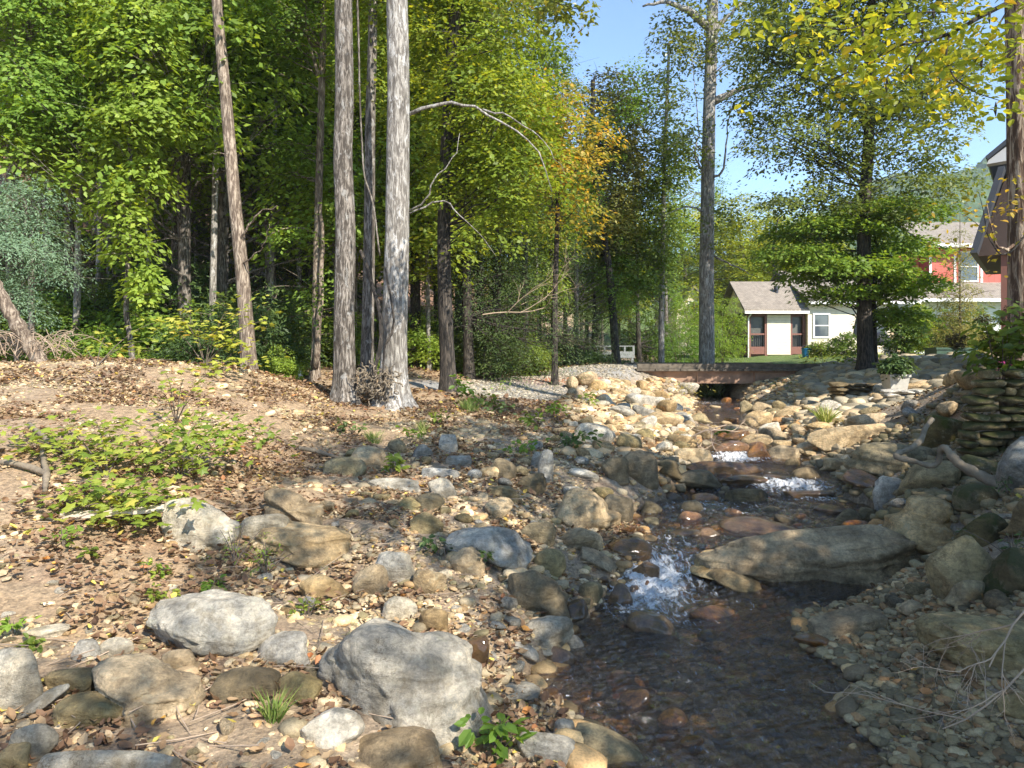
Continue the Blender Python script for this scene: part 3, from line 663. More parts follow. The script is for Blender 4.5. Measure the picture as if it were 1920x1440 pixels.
scatter(26, (0, 600, 1040, 1440), .08, ['r_wht', 'r_tan', 'r_olv', 'r_gry'], 'small stone in the leaf litter between the foreground boulders', 'stones between the foreground boulders', 16)
scatter(22, (1040, 1230, 985, 1180), .11, ['r_wbr', 'r_olv', 'r_wet', 'r_tan'], 'damp brown cobble on the left shore of the cascade', 'cobbles by the cascade', 17)
scatter(14, (840, 1020, 1130, 1330), .08, ['r_gry', 'r_olv', 'r_wht'], 'rounded cobble in the gap between the largest boulder and the shore', 'cobbles beside the largest boulder', 18)
scatter(12, (1100, 1480, 1180, 1420), .075, ['r_wbr', 'r_wet', 'r_wbr'], 'small wet stone showing above the dark foreground pool', 'stones in the foreground pool', 23, sink=.25)
scatter(22, (1200, 1640, 905, 1000), .12, ['r_wbr', 'r_wet', 'r_drk'], 'wet dark cobble breaking the surface of the riffle', 'cobbles in the riffle', 19)
scatter(20, (1640, 1900, 880, 1150), .13, ['r_olv', 'r_drk', 'r_gry'], 'shaded stone lodged between the big boulders of the right bank', 'stones of the shaded right bank', 20)
scatter(24, (1500, 1850, 690, 790), .28, ['r_tan', 'r_gry', 'r_olv'], 'grey brown stone heaped on the terraced bank right of the bridge', 'stones of the terraced bank', 21)

# the stones that show smallest are kept together as one sheet of small stones
st_all = [o for o in C.objects if o.name.split('.')[0] == 'stone']; cand = sorted([o for o in st_all if o.get('group')], key=lambda o: o.scale[0]/o.location.y)
drop = cand[:max(0, len(st_all)-298)]; Vs, Fs, mi, mats_, off_ = [], [], [], [], 0
for o in drop:
    me = o.data; V = np.empty(len(me.vertices)*3, np.float32); me.vertices.foreach_get('co', V); V = V.reshape(-1, 3)
    Fc = np.empty(len(me.loops), np.int32); me.loops.foreach_get('vertex_index', Fc); Fc = Fc.reshape(-1, 3)
    Mx = np.array(Matrix.LocRotScale(o.location, o.rotation_euler, o.scale)); Vs.append(V@Mx[:3, :3].T+Mx[:3, 3]); Fs.append(Fc+off_); off_ += len(V)
    m_ = me.materials[0]; mats_ += [] if m_ in mats_ else [m_]; mi.append(np.full(len(Fc), mats_.index(m_), np.int32)); bpy.data.objects.remove(o)
if Vs:
    me = mesh('small_stones', np.concatenate(Vs), [np.concatenate(Fs)], smooth=True); [me.materials.append(m_) for m_ in mats_]; me.polygons.foreach_set('material_index', np.concatenate(mi))
    tag(obj('small_stones', me, None), 'small stones filling the gaps along both banks of the stream', 'stones', kind='stuff')
# loose small pebbles, uncountable
def pebbles(name, n, area, size, palette, label, seed, sub=1, dens=None, z0=0.):
    g = rs(seed); px = g.uniform(area[0], area[1], n*2); d = None
    # even over the ground inside a wedge of the view
    dm, dM = area[2], area[3]; dd = np.sqrt(g.uniform(dm*dm, dM*dM, n*2)); x = (px-960)*dd/F; y = dd
    keep = dens(x, y, g) if dens else np.ones(len(x), bool)
    x, y = x[keep][:n], y[keep][:n]; m_ = len(x); z = H(x, y)+fbm(p3(x, y)*.9, 4, 3)*.05
    V0, F0 = ico(sub); k = len(V0)
    s = size*(.4+g.rand(m_)**3*1.6); sc = np.stack([s, s*g.uniform(.55, .9, m_), s*g.uniform(.3, .6, m_)], 1)
    th = g.uniform(0, 6.28, m_); ti = g.uniform(-.35, .35, m_)
    jit = 1+g.normal(0, .17, (m_, k, 1)) if sub == 1 else 1+g.normal(0, .05, (m_, k, 1))
    # squarish or angular forms by clamping random directions
    V = V0[None]*jit; V = np.sign(V)*np.abs(V)**g.uniform(.6, 1., (m_, 1, 1)); V = V*sc[:, None, :]
    ct, st_ = np.cos(ti)[:, None], np.sin(ti)[:, None]; vx = V[..., 0]*ct-V[..., 2]*st_; vz = V[..., 0]*st_+V[..., 2]*ct
    c_, s_ = np.cos(th)[:, None], np.sin(th)[:, None]
    W_ = np.stack([vx*c_-V[..., 1]*s_+x[:, None], vx*s_+V[..., 1]*c_+y[:, None], vz+(z+s*.12+z0)[:, None]], -1).reshape(-1, 3)
    Fc = (F0[None]+np.arange(m_)[:, None, None]*k).reshape(-1, 3)
    pal = np.array(palette)[g.randint(len(palette), size=m_)]*g.uniform(.6, 1.35, (m_, 1))
    pal = pal*[1.12, 1., .8]; me = mesh(name, W_, [Fc], smooth=sub > 1, col=np.clip(np.repeat(pal, k, 0), 0, .9))
    o = obj(name, me, M['pebble']); tag(o, label, name.replace('_', ' ')[:14].strip(), kind='stuff'); return o
m, n, b = newmat('pebbles'); at = N(n, 'Attribute', attribute_name='col'); tc = N(n, 'TexCoord').outputs['Object']
nn_ = noise(n, tc, 60, 5, .7); rr = ramp(n, [(.35, (.6, .58, .55)), (.65, (1.3, 1.3, 1.25))], nn_.outputs[0])
n.links.new(mix(n, at.outputs['Color'], rr.outputs[0], .7, 'MULTIPLY'), b.inputs['Base Color']); b.inputs['Roughness'].default_value = .75; bump(n, b, nn_.outputs[0], .4, .01); M['pebble'] = m
PG = [(.36, .325, .26), (.42, .35, .24), (.26, .235, .18), (.48, .42, .32), (.33, .24, .14), (.24, .22, .14)]
PT = [(.5, .40, .28), (.42, .33, .22), (.55, .48, .38), (.36, .3, .2), (.40, .25, .13)]
PB = [(.30, .19, .09), (.38, .27, .15), (.22, .17, .10), (.46, .36, .22), (.16, .13, .09)]
outc = lambda x, y, g: chan(x, y) < .05
def nz(x, y, s, t=0., f=1.4): return fbm(p3(x, y)*f, 3, s) > t
pebbles('pebble_gravel', 26000, (-60, 1250, 3.2, 15), .026, PG+PT[:3], 'loose pebbles and gravel lying between the stones of the left bank', 201,
        dens=lambda x, y, g: (chan(x, y) < .1) & ((fbm(p3(x, y)*1.3, 3, 5)+g.normal(0, .15, len(x))+np.exp(-((x+.3)/1.9)**2)*.45) > .12))
pebbles('cobble_gravel', 2300, (300, 1250, 4, 15), .05, PG+PT, 'fist sized cobbles spread over the left bank', 202, sub=2, dens=lambda x, y, g: (chan(x, y) < .1) & ((fbm(p3(x, y)*.9, 3, 15)+np.exp(-((x-.2)/1.7)**2)*.5+g.normal(0, .12, len(x))) > .28))
pebbles('pebble_bar', 9000, (1480, 1990, 3.6, 8), .034, [(.21, .18, .12), (.26, .22, .14), (.14, .12, .08), (.32, .28, .20), (.24, .155, .085)], 'rounded pebbles of the low bar on the right side of the stream', 203, sub=2,
        dens=lambda x, y, g: (chan(x, y) < .25+g.normal(0, .08, len(x))) & (x > 1) & (chan(x, y) > -1.6))
pebbles('streambed_stones', 4200, (1000, 1750, 3.6, 13), .07, PB, 'brown stones lying on the bed under the clear water', 204, sub=2, dens=lambda x, y, g: chan(x, y) > -.05)
pebbles('rubble', 7000, (1020, 1620, 12, 30), .10, PT+PG[:3]+[(.6, .54, .44)], 'broken stone rubble covering both banks near the bridge', 205, sub=1,
        dens=lambda x, y, g: (chan(x, y) < .5) & (chan(x, y) > -4.5) & ((x > y*.07) | (chan(x, y) > -2.)) & (segd(x, y, pa) > 1.7) & ((y < 28) | (x < 8)))
pebbles('shore_rubble', 2600, (1480, 1990, 7.5, 14), .07, [(.17, .155, .105), (.13, .12, .07), (.22, .185, .125)], 'rubble filling the gaps between the right bank boulders', 206, sub=2, dens=lambda x, y, g: (chan(x, y) < .1) & (x > 1))
pebbles('path_gravel', 9000, (850, 1230, 18, 32), .035, [(.30, .29, .28), (.24, .24, .235), (.38, .37, .35)], 'crushed pale gravel of the drive climbing to the bridge', 207, sub=1, dens=lambda x, y, g: (segd(x, y, pa) < 1.75) & (chan(x, y) < -.5))

# ------------------------------------------------------------------ leaves
SH = {
 'dia': (np.array([[0, 0, 0], [.42, .30, -.05], [1, 0, -.12], [.42, -.30, -.05]]), [[0, 1, 2, 3]]),
 'nar': (np.array([[0, 0, 0], [.45, .15, .0], [1, 0, -.15], [.45, -.15, .0]]), [[0, 1, 2, 3]]),
 'oval': (np.array([[0, 0, 0], [.25, .26, .04], [.65, .28, .02], [1, 0, -.14], [.65, -.28, .02], [.25, -.26, .04]]), [[0, 1, 2, 3], [0, 3, 4, 5]]),
 'curl': (np.array([[0, 0, .1], [.3, .3, .22], [.7, .26, .12], [1, 0, .2], [.7, -.26, .2], [.3, -.3, .1], [.5, 0, -.02]]), [[6, 0, 1, 2], [6, 2, 3, 4], [6, 4, 5, 0]]),
}
an = [0, 26, 40, 62, 84, 108, 180, 252, 276, 298, 320, 334]; ra = [1, .55, .62, .92, .5, .72, .3, .72, .5, .92, .62, .55]
SH['map'] = (np.array([[.45, 0, .05]]+[[.45+.55*r_*math.cos(R(a_)), .58*r_*math.sin(R(a_)), -.07*r_] for a_, r_ in zip(an, ra)]), [[0, i+1, (i+1) % 12+1] for i in range(12)])
def leafset(c, n, u, size, shape, tint):
    T, Fc = SH[shape]; T = np.asarray(T); Fc = np.asarray(Fc); m_ = len(c); k = len(T)
    n = n/(np.linalg.norm(n, axis=1)[:, None]+1e-9); u = u-(u*n).sum(1)[:, None]*n; u /= np.linalg.norm(u, axis=1)[:, None]+1e-9; v = np.cross(n, u)
    V = c[:, None]+size[:, None, None]*(T[None, :, 0:1]*u[:, None]+T[None, :, 1:2]*v[:, None]+T[None, :, 2:3]*n[:, None])
    return V.reshape(-1, 3), (Fc[None]+np.arange(m_)[:, None, None]*k).reshape(-1, Fc.shape[1]), np.repeat(tint, k)
def blobpts(blobs, n, g, shell=.5):
    """cluster centres in ellipsoids (x,y,z,rx,ry,rz)"""
    B = np.array(blobs, float); vol = (B[:, 3]*B[:, 4]*B[:, 5])**.8; k = g.choice(len(B), n, p=vol/vol.sum())
    d = g.normal(size=(n, 3)); d /= np.linalg.norm(d, axis=1)[:, None]; r = g.rand(n)**(1/3.); r = r*(1-shell)+shell*np.maximum(r, .75)
    return B[k, :3]+d*r[:, None]*B[k, 3:], B[k, :3]
def sprays(cc, cen, per, Rr, size, shape, g, flat=.22, droop=.45, tb=0., tv=.5, up=1.):
    n = len(cc); m_ = n*per; out = cc-cen; out[:, 2] *= .3; out /= np.linalg.norm(out, axis=1)[:, None]+1e-6
    a = g.uniform(0, 6.283, (n, per)); rr = np.sqrt(g.rand(n, per)); rad = Rr*g.uniform(.55, 1.25, (n, 1))
    dx, dy = np.cos(a)*rr*rad, np.sin(a)*rr*rad
    sl = out*droop+g.normal(0, .22, (n, 3))
    dz = g.normal(0, 1, (n, per))*flat*rad-(dx*sl[:, :1]+dy*sl[:, 1:2])-.25*rr*rr*rad
    c = cc[:, None]+np.stack([dx, dy, dz], -1); c = c.reshape(-1, 3)
    nm = np.stack([np.repeat(sl[:, 0], per), np.repeat(sl[:, 1], per), np.full(m_, up)], 1)+g.normal(0, .42, (m_, 3))
    u = np.stack([np.cos(a).ravel(), np.sin(a).ravel(), np.full(m_, -.35)], 1)+g.normal(0, .4, (m_, 3))
    t = np.clip(np.repeat(g.uniform(.1, .75, n), per)*.8+g.uniform(-.25, .35, m_)*tv+tb, 0, 1)
    return leafset(c, nm, u, size*g.uniform(.65, 1.25, m_), shape, t)
def trunk_mesh(name, path, rad, seg=18, flare=1., g=None, wob=.05):
    path = np.asarray(path, float); t = np.linspace(0, 1, len(path)); m_ = 46; tt = np.linspace(0, 1, m_)**1.15
    p = np.stack([np.interp(tt, t, path[:, i]) for i in range(3)], 1); r = np.interp(tt, t, rad)
    ker = np.array([.25, .5, .25])
    for _ in range(2): p[1:-1] = p[:-2]*.25+p[1:-1]*.5+p[2:]*.25
    hgt = p[:, 2]-p[0, 2]; r = r*(1+flare*.75*np.exp(-np.clip(hgt, 0, 9)/.28))
    th = np.arange(seg)*2*math.pi/seg; V = np.zeros((m_, seg, 3))
    lob = 1+wob*np.cos(th*5+1)[None]*np.exp(-hgt/.5)[:, None]*3.2*flare+wob*.35*np.sin(th*7)[None]
    q_ = np.stack([np.cos(th)[None]*1.3+0*hgt[:, None], np.sin(th)[None]*1.3+0*hgt[:, None], hgt[:, None]*.8+0*th[None]], -1).reshape(-1, 3)
    lob = lob+.05*fbm(q_+p[0, 0]*3, 3, 5).reshape(m_, seg)
    V[..., 0] = p[:, 0:1]+r[:, None]*lob*np.cos(th); V[..., 1] = p[:, 1:2]+r[:, None]*lob*np.sin(th); V[..., 2] = p[:, 2:3]
    i = np.arange(m_-1)[:, None]*seg; j = np.arange(seg)[None]; k = (j+1) % seg
    f = np.stack([i+j, i+k, i+seg+k, i+seg+j], -1).reshape(-1, 4)
    return V.reshape(-1, 3), f, p, r
def tree(name, base, path, rad, blobs, leaf, bark, label, cat='tree', group=None, clusters=300, per=45, Rr=.6, size=.12, shape='dia', seed=1, flare=1., droop=.45, tb=0., tv=.5, branches=None, limbs=(), shell=.5, flat=.22, parent=None, filt=None, seg=18):
    """path, blobs and limbs in world coordinates; everything is stored relative to the foot of the trunk"""
    g = rs(seed); base = np.asarray(base, float); root = empty(name, base, label, cat, group)
    V, f, p, r = trunk_mesh('trunk', np.asarray(path, float)-base, rad, seg, flare, g)
    obj('trunk', mesh('trunk', V, [f], smooth=True), M[bark], root)
    if len(blobs) or len(limbs):
        mb = MB()
        for pts_, r0 in limbs:
            q_ = np.asarray(pts_, float)-base; tt = np.linspace(0, 1, 14); s_ = np.linspace(0, 1, len(q_))
            q2 = np.stack([np.interp(tt, s_, q_[:, i]) for i in range(3)], 1); q2[1:-1] = q2[:-2]*.25+q2[1:-1]*.5+q2[2:]*.25; q2[1:-1] += g.normal(0, .02, (12, 3))
            lm = MB(); lm.tube(q2, r0*(1-.8*tt), 7); lm.build('limb', M[bark], root, True)
        if len(blobs):
            cc, cen = blobpts(np.asarray(blobs, float)-np.r_[base, 0, 0, 0], clusters, g, shell)
            if filt is not None:
                kk = filt(cc+base, g); cc, cen = cc[kk], cen[kk]
            nb = min(len(cc), branches if branches is not None else max(12, len(cc)//5))
            for c in cc[g.choice(len(cc), nb, replace=False)]:
                hz = np.hypot(c[0], c[1]); ht = c[2]-abs(hz)*g.uniform(.25, .6); k = int(np.argmin(np.abs(p[:, 2]-max(ht, p[-1, 2]*.15))))
                a = p[k]; mid = a*.5+c*.5+g.normal(0, .12, 3)*np.linalg.norm(c-a)*.4; mid[2] += .06*np.linalg.norm(c-a); tt = np.linspace(0, 1, 6)[:, None]
                q2 = a*(1-tt)**2+2*mid*tt*(1-tt)+c*tt**2; L_ = np.linalg.norm(c-a); q2[1:-1] += g.normal(0, .035*L_, (4, 3)); mb.tube(q2, np.linspace(min(r[k]*.45, .008+L_*.008), .004, 6), 4, cap=False)
                for _ in range(2):
                    e_ = c+g.normal(0, 1, 3)*np.array([1, 1, .5])*Rr; s0 = q2[3]; mb.tube([s0, (s0+e_)/2+[0, 0, .05], e_], [.010, .007, .003], 3, cap=False)
            mb.build('branches', M[bark], root, True)
            V, f, t = sprays(cc, cen, per, Rr, size, shape, g, flat, droop, tb, tv)
            obj('crown', mesh('crown', V, [f], tint=t), M[leaf], root)
    return root
def pxpath(pts_, d): return [P(a, b_, d) for a, b_ in pts_]
def blob(px, py, d, w, h, dep=None):
    rx = w/2*d/F; return (*P(px, py, d), rx, dep or rx*.9, h/2*d/F)
def rooted(px, d, path_top, w0, w1):
    """path from the ground at column px up through picture points to above the frame"""
    x = X(px, d); z = Hf(x, d); pth = [np.array([x, d, z-.15])]+pxpath(path_top, d)
    return np.array([x, d, z]), pth, np.linspace(w0, w1, len(pth))*d/F/2

LITZ = [  # column, row, half width, half height, chance that a leaf cluster stays
 (190, 850, 330, 200, .24), (150, 1180, 330, 170, .10), (430, 1020, 150, 120, .12), (1240, 800, 230, 75, .04), (1620, 810, 190, 60, .08), (700, 1170, 280, 130, .06), (450, 1220, 560, 280, .13), (1080, 960, 70, 40, .2), (1450, 1035, 230, 105, .05), (1340, 730, 160, 30, .1),
 (760, 1230, 130, 60, .35), (520, 1360, 260, 110, .15), (250, 1300, 330, 160, .12), (960, 940, 60, 30, .2), (1020, 985, 110, 55, .35), (1540, 1170, 60, 40, .3), (1300, 1150, 80, 30, .3), (1180, 1300, 120, 50, .4), (1420, 1190, 120, 40, .35), (1120, 1210, 60, 40, .3), (1000, 1190, 60, 40, .3), (860, 760, 200, 30, .45), (1050, 720, 160, 30, .2), (830, 1370, 60, 40, .5), (1180, 1000, 80, 60, .5)]
def shade_filter(cc, g):
    t = (cc[:, 2]-.6)/SUN[2]; q_ = cc-t[:, None]*SUN; keep = np.ones(len(cc), bool); y_ = np.maximum(q_[:, 1], 1.5); px = 960+q_[:, 0]/y_*F; py = HOR+(CZ-q_[:, 2])*F/y_
    pr = np.full(len(cc), .66)
    for a, b_, w_, h_, pp in LITZ:
        e = ((px-a)/w_)**2+((py-b_)/h_)**2; pr = np.where(e < 1, np.minimum(pr, pp+(.8-pp)*np.clip(e-.6, 0, 1)), pr)
    pr = np.where((((px-770)/300)**2+((py-850)/100)**2 < 1) & (pr > .6), .93, pr)
    pr = np.where((px > 1560) & (py > 860), np.maximum(pr, .95), pr)
    pr = np.where((px > 1050) & (px < 1500) & (py > 900), np.minimum(pr, .48), pr)
    nz_ = fbm(p3(q_[:, 0], q_[:, 1])*1.6, 3, 95); rk = np.clip(.5+nz_*1.25, 0, 1)
    keep &= (rk < pr) | (pr > .94)
    for bc in ((3.3, 5.7, 5.), (2.4, 5.4, 4.9), (4.2, 5.9, 5.1)):
        v = cc-np.array(bc); al = v@SUN; keep &= np.linalg.norm(v-al[:, None]*SUN, axis=1) > 1.0
    # nothing may hang into the picture
    ok = (cc[:, 2]-CZ) > .5*np.maximum(cc[:, 1], 0)+1.0; side = np.abs(cc[:, 0]) > .72*np.maximum(cc[:, 1], 0)+1.2
    return keep & (ok | side)
# --- named trees in front
b0, p0, r0 = rooted(470, 16., [(463, 620), (455, 520), (440, 380), (425, 200), (408, 30), (395, -200), (385, -420)], 29, 15)
tree('leaning_tree', b0, p0, r0, [blob(400, -330, 16, 330, 380), blob(330, -160, 16.5, 200, 150)], 'g_mid', 'bark_t', 'slim pale grey tree leaning left on the far side of the sandy mound', clusters=50, seed=3,
     limbs=[([P(448, 460, 16), P(480, 400, 15.6), P(520, 385, 15.4)], .03), ([P(452, 500, 16), P(490, 470, 15.5), P(505, 420, 15.2)], .02), ([P(440, 300, 16), P(415, 285, 15.8), P(390, 290, 15.7)], .015)])
b0, p0, r0 = rooted(647, 14.7, [(646, 690), (645, 600), (648, 420), (642, 300), (646, 180), (643, 0), (646, -260), (640, -600)], 41, 30)
tree('tulip_poplar', b0, p0, r0, [blob(640, -520, 14.7, 560, 420), blob(560, -360, 15, 240, 200)], 'g_lit', 'bark_g', 'thick straight grey trunk, left one of the two big trunks on the bank', clusters=60, seed=4, flare=1.1, seg=28)
b0, p0, r0 = rooted(738, 14.9, [(738, 690), (740, 600), (744, 450), (746, 300), (747, 150), (744, 0), (740, -260), (735, -600)], 51, 36)
tree('silver_barked_tree', b0, p0, r0, [blob(760, -520, 14.9, 520, 400), blob(900, -330, 15, 240, 200)], 'g_lit', 'bark_w', 'thickest silvery trunk, right one of the two big trunks on the bank', clusters=60, seed=5, flare=1.35, seg=28,
     limbs=[([P(765, 215, 14.9), P(820, 200, 14.8), P(850, 188, 14.8), P(905, 205, 14.7), P(960, 240, 14.6), P(1010, 275, 14.5), P(1035, 360, 14.4)], .042),
            ([P(768, 395, 14.9), P(800, 375, 14.6), P(815, 330, 14.5), P(850, 300, 14.4), P(862, 250, 14.4)], .022),
            ([P(905, 205, 14.7), P(960, 220, 14.6), P(1020, 262, 14.5), P(1060, 330, 14.4)], .02), ([P(768, 400, 14.9), P(835, 372, 15), P(880, 420, 15), P(930, 480, 15)], .02)])
b0, p0, r0 = rooted(688, 16.4, [(688, 690), (690, 600), (692, 480), (693, 360), (694, 220), (698, 100), (700, -100)], 26, 16)
tree('pale_middle_tree', b0, p0, r0, [blob(705, -60, 16.6, 180, 230), blob(700, 120, 17, 110, 130)], 'g_yel', 'bark_g', 'slimmer grey trunk standing between and behind the two big trunks', clusters=140, seed=6)
b0, p0, r0 = rooted(590, 19.5, [(593, 640), (594, 500), (598, 350), (602, 200), (606, 60), (610, -150)], 17, 11)
tree('twin_stem_tree', b0, p0, r0, [blob(560, 60, 19.5, 220, 260), blob(600, -90, 19.5, 260, 220), blob(560, 300, 20, 120, 110), blob(545, 440, 19, 80, 40), blob(610, 540, 19, 70, 40)], 'g_lit', 'bark_t', 'narrow tan trunk with a second stem just left of the big trunks', clusters=420, seed=7,
     limbs=[([P(590, 690, 19.4), P(602, 560, 19.3), P(606, 430, 19.3), P(598, 320, 19.4)], .1), ([P(600, 150, 19.5), P(575, 60, 19.4), P(570, -30, 19.3)], .06), ([P(594, 440, 19.5), P(560, 425, 19.3), P(520, 430, 19), P(495, 455, 18.8)], .03)])
b0, p0, r0 = rooted(842, 17.6, [(838, 660), (833, 540), (832, 420), (836, 300), (842, 180), (850, 60), (858, -120), (862, -300)], 29, 18)
tree('dark_trunk_maple', b0, p0, r0, [blob(900, 60, 17.6, 300, 220), blob(930, 210, 17.2, 280, 200), blob(860, 330, 17.4, 160, 120), blob(960, 330, 17, 200, 160), blob(850, -120, 17.6, 420, 220), blob(930, 420, 17., 150, 90)], 'g_yel', 'bark_d', 'black trunked tree with yellow green crown right of the silvery trunk', clusters=620, per=42, size=.13, seed=8, Rr=.5, shape='dia', shell=.3)
# right side
b0, p0, r0 = rooted(1325, 31.5, [(1325, 600), (1325, 500), (1327, 350), (1330, 200), (1335, 60), (1338, -80), (1340, -300)], 30, 18)
tree('tall_pale_tree', b0, p0, r0, [blob(1340, -120, 31.5, 300, 200), blob(1280, 60, 31.5, 120, 130), blob(1265, 130, 31, 90, 160), blob(1400, 60, 31, 150, 180), blob(1290, 250, 31, 90, 150), blob(1350, 420, 31, 80, 120)], 'g_oak', 'bark_w', 'tall pale trunk rising behind the bridge deck', clusters=300, per=46, size=.17, Rr=.8, seed=9, shell=.4, branches=60,
     limbs=[([P(1330, 52, 31.5), P(1300, 25, 31.3), P(1275, 12, 31.1), P(1240, 0, 31), P(1205, 12, 31)], .2), ([P(1336, 60, 31.5), P(1360, 35, 31.4), P(1390, 5, 31)], .17), ([P(1338, 190, 31.5), P(1370, 175, 31.3), P(1400, 162, 31.2), P(1445, 162, 31)], .19),
            ([P(1320, 330, 31.5), P(1300, 290, 31), P(1312, 250, 31), P(1295, 80, 31)], .05), ([P(1330, 335, 31.5), P(1356, 325, 31), P(1362, 260, 31), P(1372, 190, 31)], .07), ([P(1330, 400, 31.5), P(1290, 385, 31), P(1240, 405, 31)], .06), ([P(1338, 480, 31.5), P(1380, 500, 31), P(1420, 520, 31)], .05)])
b0, p0, r0 = rooted(1623, 25.5, [(1621, 600), (1620, 480), (1620, 400), (1628, 280), (1632, 180), (1634, 60), (1636, -120)], 29, 13)
tree('spreading_oak', b0, p0, r0, [blob(1620, -40, 25.5, 420, 240), blob(1430, 190, 25, 130, 120), blob(1470, 60, 25, 200, 140), blob(1800, 130, 25.6, 170, 160), blob(1780, 330, 25.4, 150, 60), blob(1500, 130, 25, 220, 190), blob(1720, 150, 25.4, 220, 200), blob(1480, 270, 24.8, 190, 110), blob(1600, 230, 25, 230, 160), blob(1740, 260, 25, 170, 100), blob(1640, 360, 25, 260, 130), blob(1490, 370, 24.8, 150, 60)], 'g_oak', 'bark_d', 'spreading dark trunked oak growing from the stone terrace before the house', clusters=1120, per=50, size=.14, Rr=.62, seed=10, shell=.1, flat=.16, shape='dia', branches=110)
tree('oak_lower_limbs', P(1623, 690, 26.2)+[0.6, .4, 0], [P(1640, 690, 26.4), P(1638, 560, 26.4), P(1642, 430, 26.3), P(1650, 380, 26.2)], [.1, .08, .06, .04], [blob(1560, 430, 26, 250, 34), blob(1500, 475, 26, 190, 30), blob(1590, 505, 25.6, 260, 36), blob(1690, 465, 26, 170, 38), blob(1700, 530, 26, 150, 34), blob(1660, 395, 26, 240, 34), blob(1610, 548, 25.8, 200, 26), blob(1690, 590, 26, 150, 26)], 'g_lit', 'bark_d', 'young leafy tree with bright layered foliage directly behind the dark oak trunk', clusters=620, per=52, size=.15, Rr=.55, seed=11, shell=.15, flat=.10, droop=.25, tv=.9, branches=60).name = 'young_leafy_tree'
b0, p0, r0 = rooted(1922, 12.5, [(1920, 600), (1918, 400), (1915, 200), (1910, 0), (1905, -200), (1900, -600)], 56, 40)
tree('right_edge_poplar', b0, p0, r0, [(9.5, 11.5, 9.5, 3.5, 3, 2.2)], 'g_yel', 'bark_r', 'thick deeply ridged brown trunk at the right edge', filt=shade_filter, clusters=130, size=.15, seed=12, seg=30,
     limbs=[([P(1905, 455, 12.5), P(1880, 475, 12.2), P(1862, 440, 12), P(1850, 380, 11.8)], .03)])
bpy.data.objects['right_edge_poplar'].name = 'ridged_bark_tree'
# leaning dark and pale trunks in the middle distance
b0, p0, r0 = rooted(1157, 35, [(1150, 600), (1142, 500), (1130, 430), (1118, 350), (1110, 270), (1112, 150)], 16, 8)
tree('leaning_dark_tree', b0, p0, r0, [blob(1140, 215, 37, 110, 190), blob(1185, 250, 37, 70, 220), blob(1160, 340, 37, 150, 190), blob(1115, 330, 37, 90, 180), blob(1130, 430, 36, 150, 140)], 'g_olv', 'bark_d', 'thin dark trunk leaning left with olive yellow crown beyond the gravel drive', clusters=420, per=44, size=.2, Rr=.8, seed=13)
b0, p0, r0 = rooted(1240, 36, [(1240, 600), (1243, 450), (1245, 330), (1250, 200), (1255, 80)], 12, 5)
tree('thin_pale_tree', b0, p0, r0, [blob(1235, 420, 36, 100, 170), blob(1255, 300, 36, 90, 120), blob(1245, 190, 36, 60, 130), blob(1200, 500, 36, 120, 130)], 'g_mid', 'bark_w', 'thin pale trunk left of the tall pale tree behind the bridge', clusters=300, per=40, size=.19, Rr=.8, seed=14, shell=.2)
# autumn tree in the centre
b0, p0, r0 = rooted(1040, 24, [(1040, 560), (1045, 420), (1048, 300), (1050, 180)], 12, 6)
tree('autumn_maple', b0, p0, r0, [blob(1065, 330, 23, 170, 120), blob(1085, 240, 23.5, 150, 130), blob(1000, 270, 23, 140, 140), blob(1085, 410, 23, 130, 90), blob(1040, 190, 23.5, 150, 90)], 'g_org', 'bark_d', 'maple with orange and yellow autumn leaves in the middle of the wood', clusters=150, per=36, size=.15, Rr=.6, seed=15, shell=.1, tb=-.25, tv=1.2)

# --- left foreground forest edge
b0, p0, r0 = rooted(250, 17, [(246, 640), (236, 590), (238, 540), (243, 430), (243, 300), (248, 200), (262, 60), (270, -80)], 11, 6)
tree('strung_leaf_sapling', b0, p0, r0, [blob(245, 450, 16.8, 110, 60), blob(275, 520, 16.8, 60, 110), blob(235, 380, 16.8, 100, 70), blob(270, 330, 16.8, 120, 60), blob(230, 240, 16.8, 150, 110), blob(290, 200, 17, 180, 120), blob(260, 90, 17, 200, 160), blob(250, 30, 17, 220, 130), blob(240, 590, 17, 40, 60)], 'g_lit', 'bark_g', 'slender sapling with bright hanging leaf sprays at the forest edge', clusters=330, per=36, size=.15, Rr=.36, seed=16, shell=.2, droop=.9)
b0, p0, r0 = rooted(62, 18, [(58, 560), (62, 400), (66, 260), (55, 80), (50, -100)], 12, 8)
tree('layered_green_tree', b0, p0, r0, [blob(90, 60, 17.5, 330, 150), blob(70, 170, 17.3, 330, 90), blob(120, 230, 17, 240, 80), blob(30, 250, 17, 200, 90), blob(60, 300, 17.2, 130, 40), blob(60, -60, 17.5, 400, 150)], 'g_lit', 'bark_g', 'tree with layered bright green sprays filling the upper left corner', clusters=520, per=44, size=.13, Rr=.5, seed=17, shell=.2, flat=.12, droop=.8)
b0, p0, r0 = rooted(30, 15.5, [(35, 560), (45, 440), (50, 380)], 8, 4)
tree('mimosa_tree', b0, p0, r0, [blob(50, 365, 15.3, 150, 24), blob(10, 400, 15.1, 180, 22), blob(60, 430, 15.4, 170, 22), blob(20, 470, 15.1, 230, 24), blob(80, 510, 15.4, 150, 22), blob(0, 545, 15, 160, 26), blob(50, 580, 15.2, 100, 18)], 'g_blu', 'bark_g', 'feathery blue green mimosa at the left edge', clusters=260, per=60, size=.07, Rr=.4, seed=18, shape='nar', shell=.2, flat=.1, droop=.9)
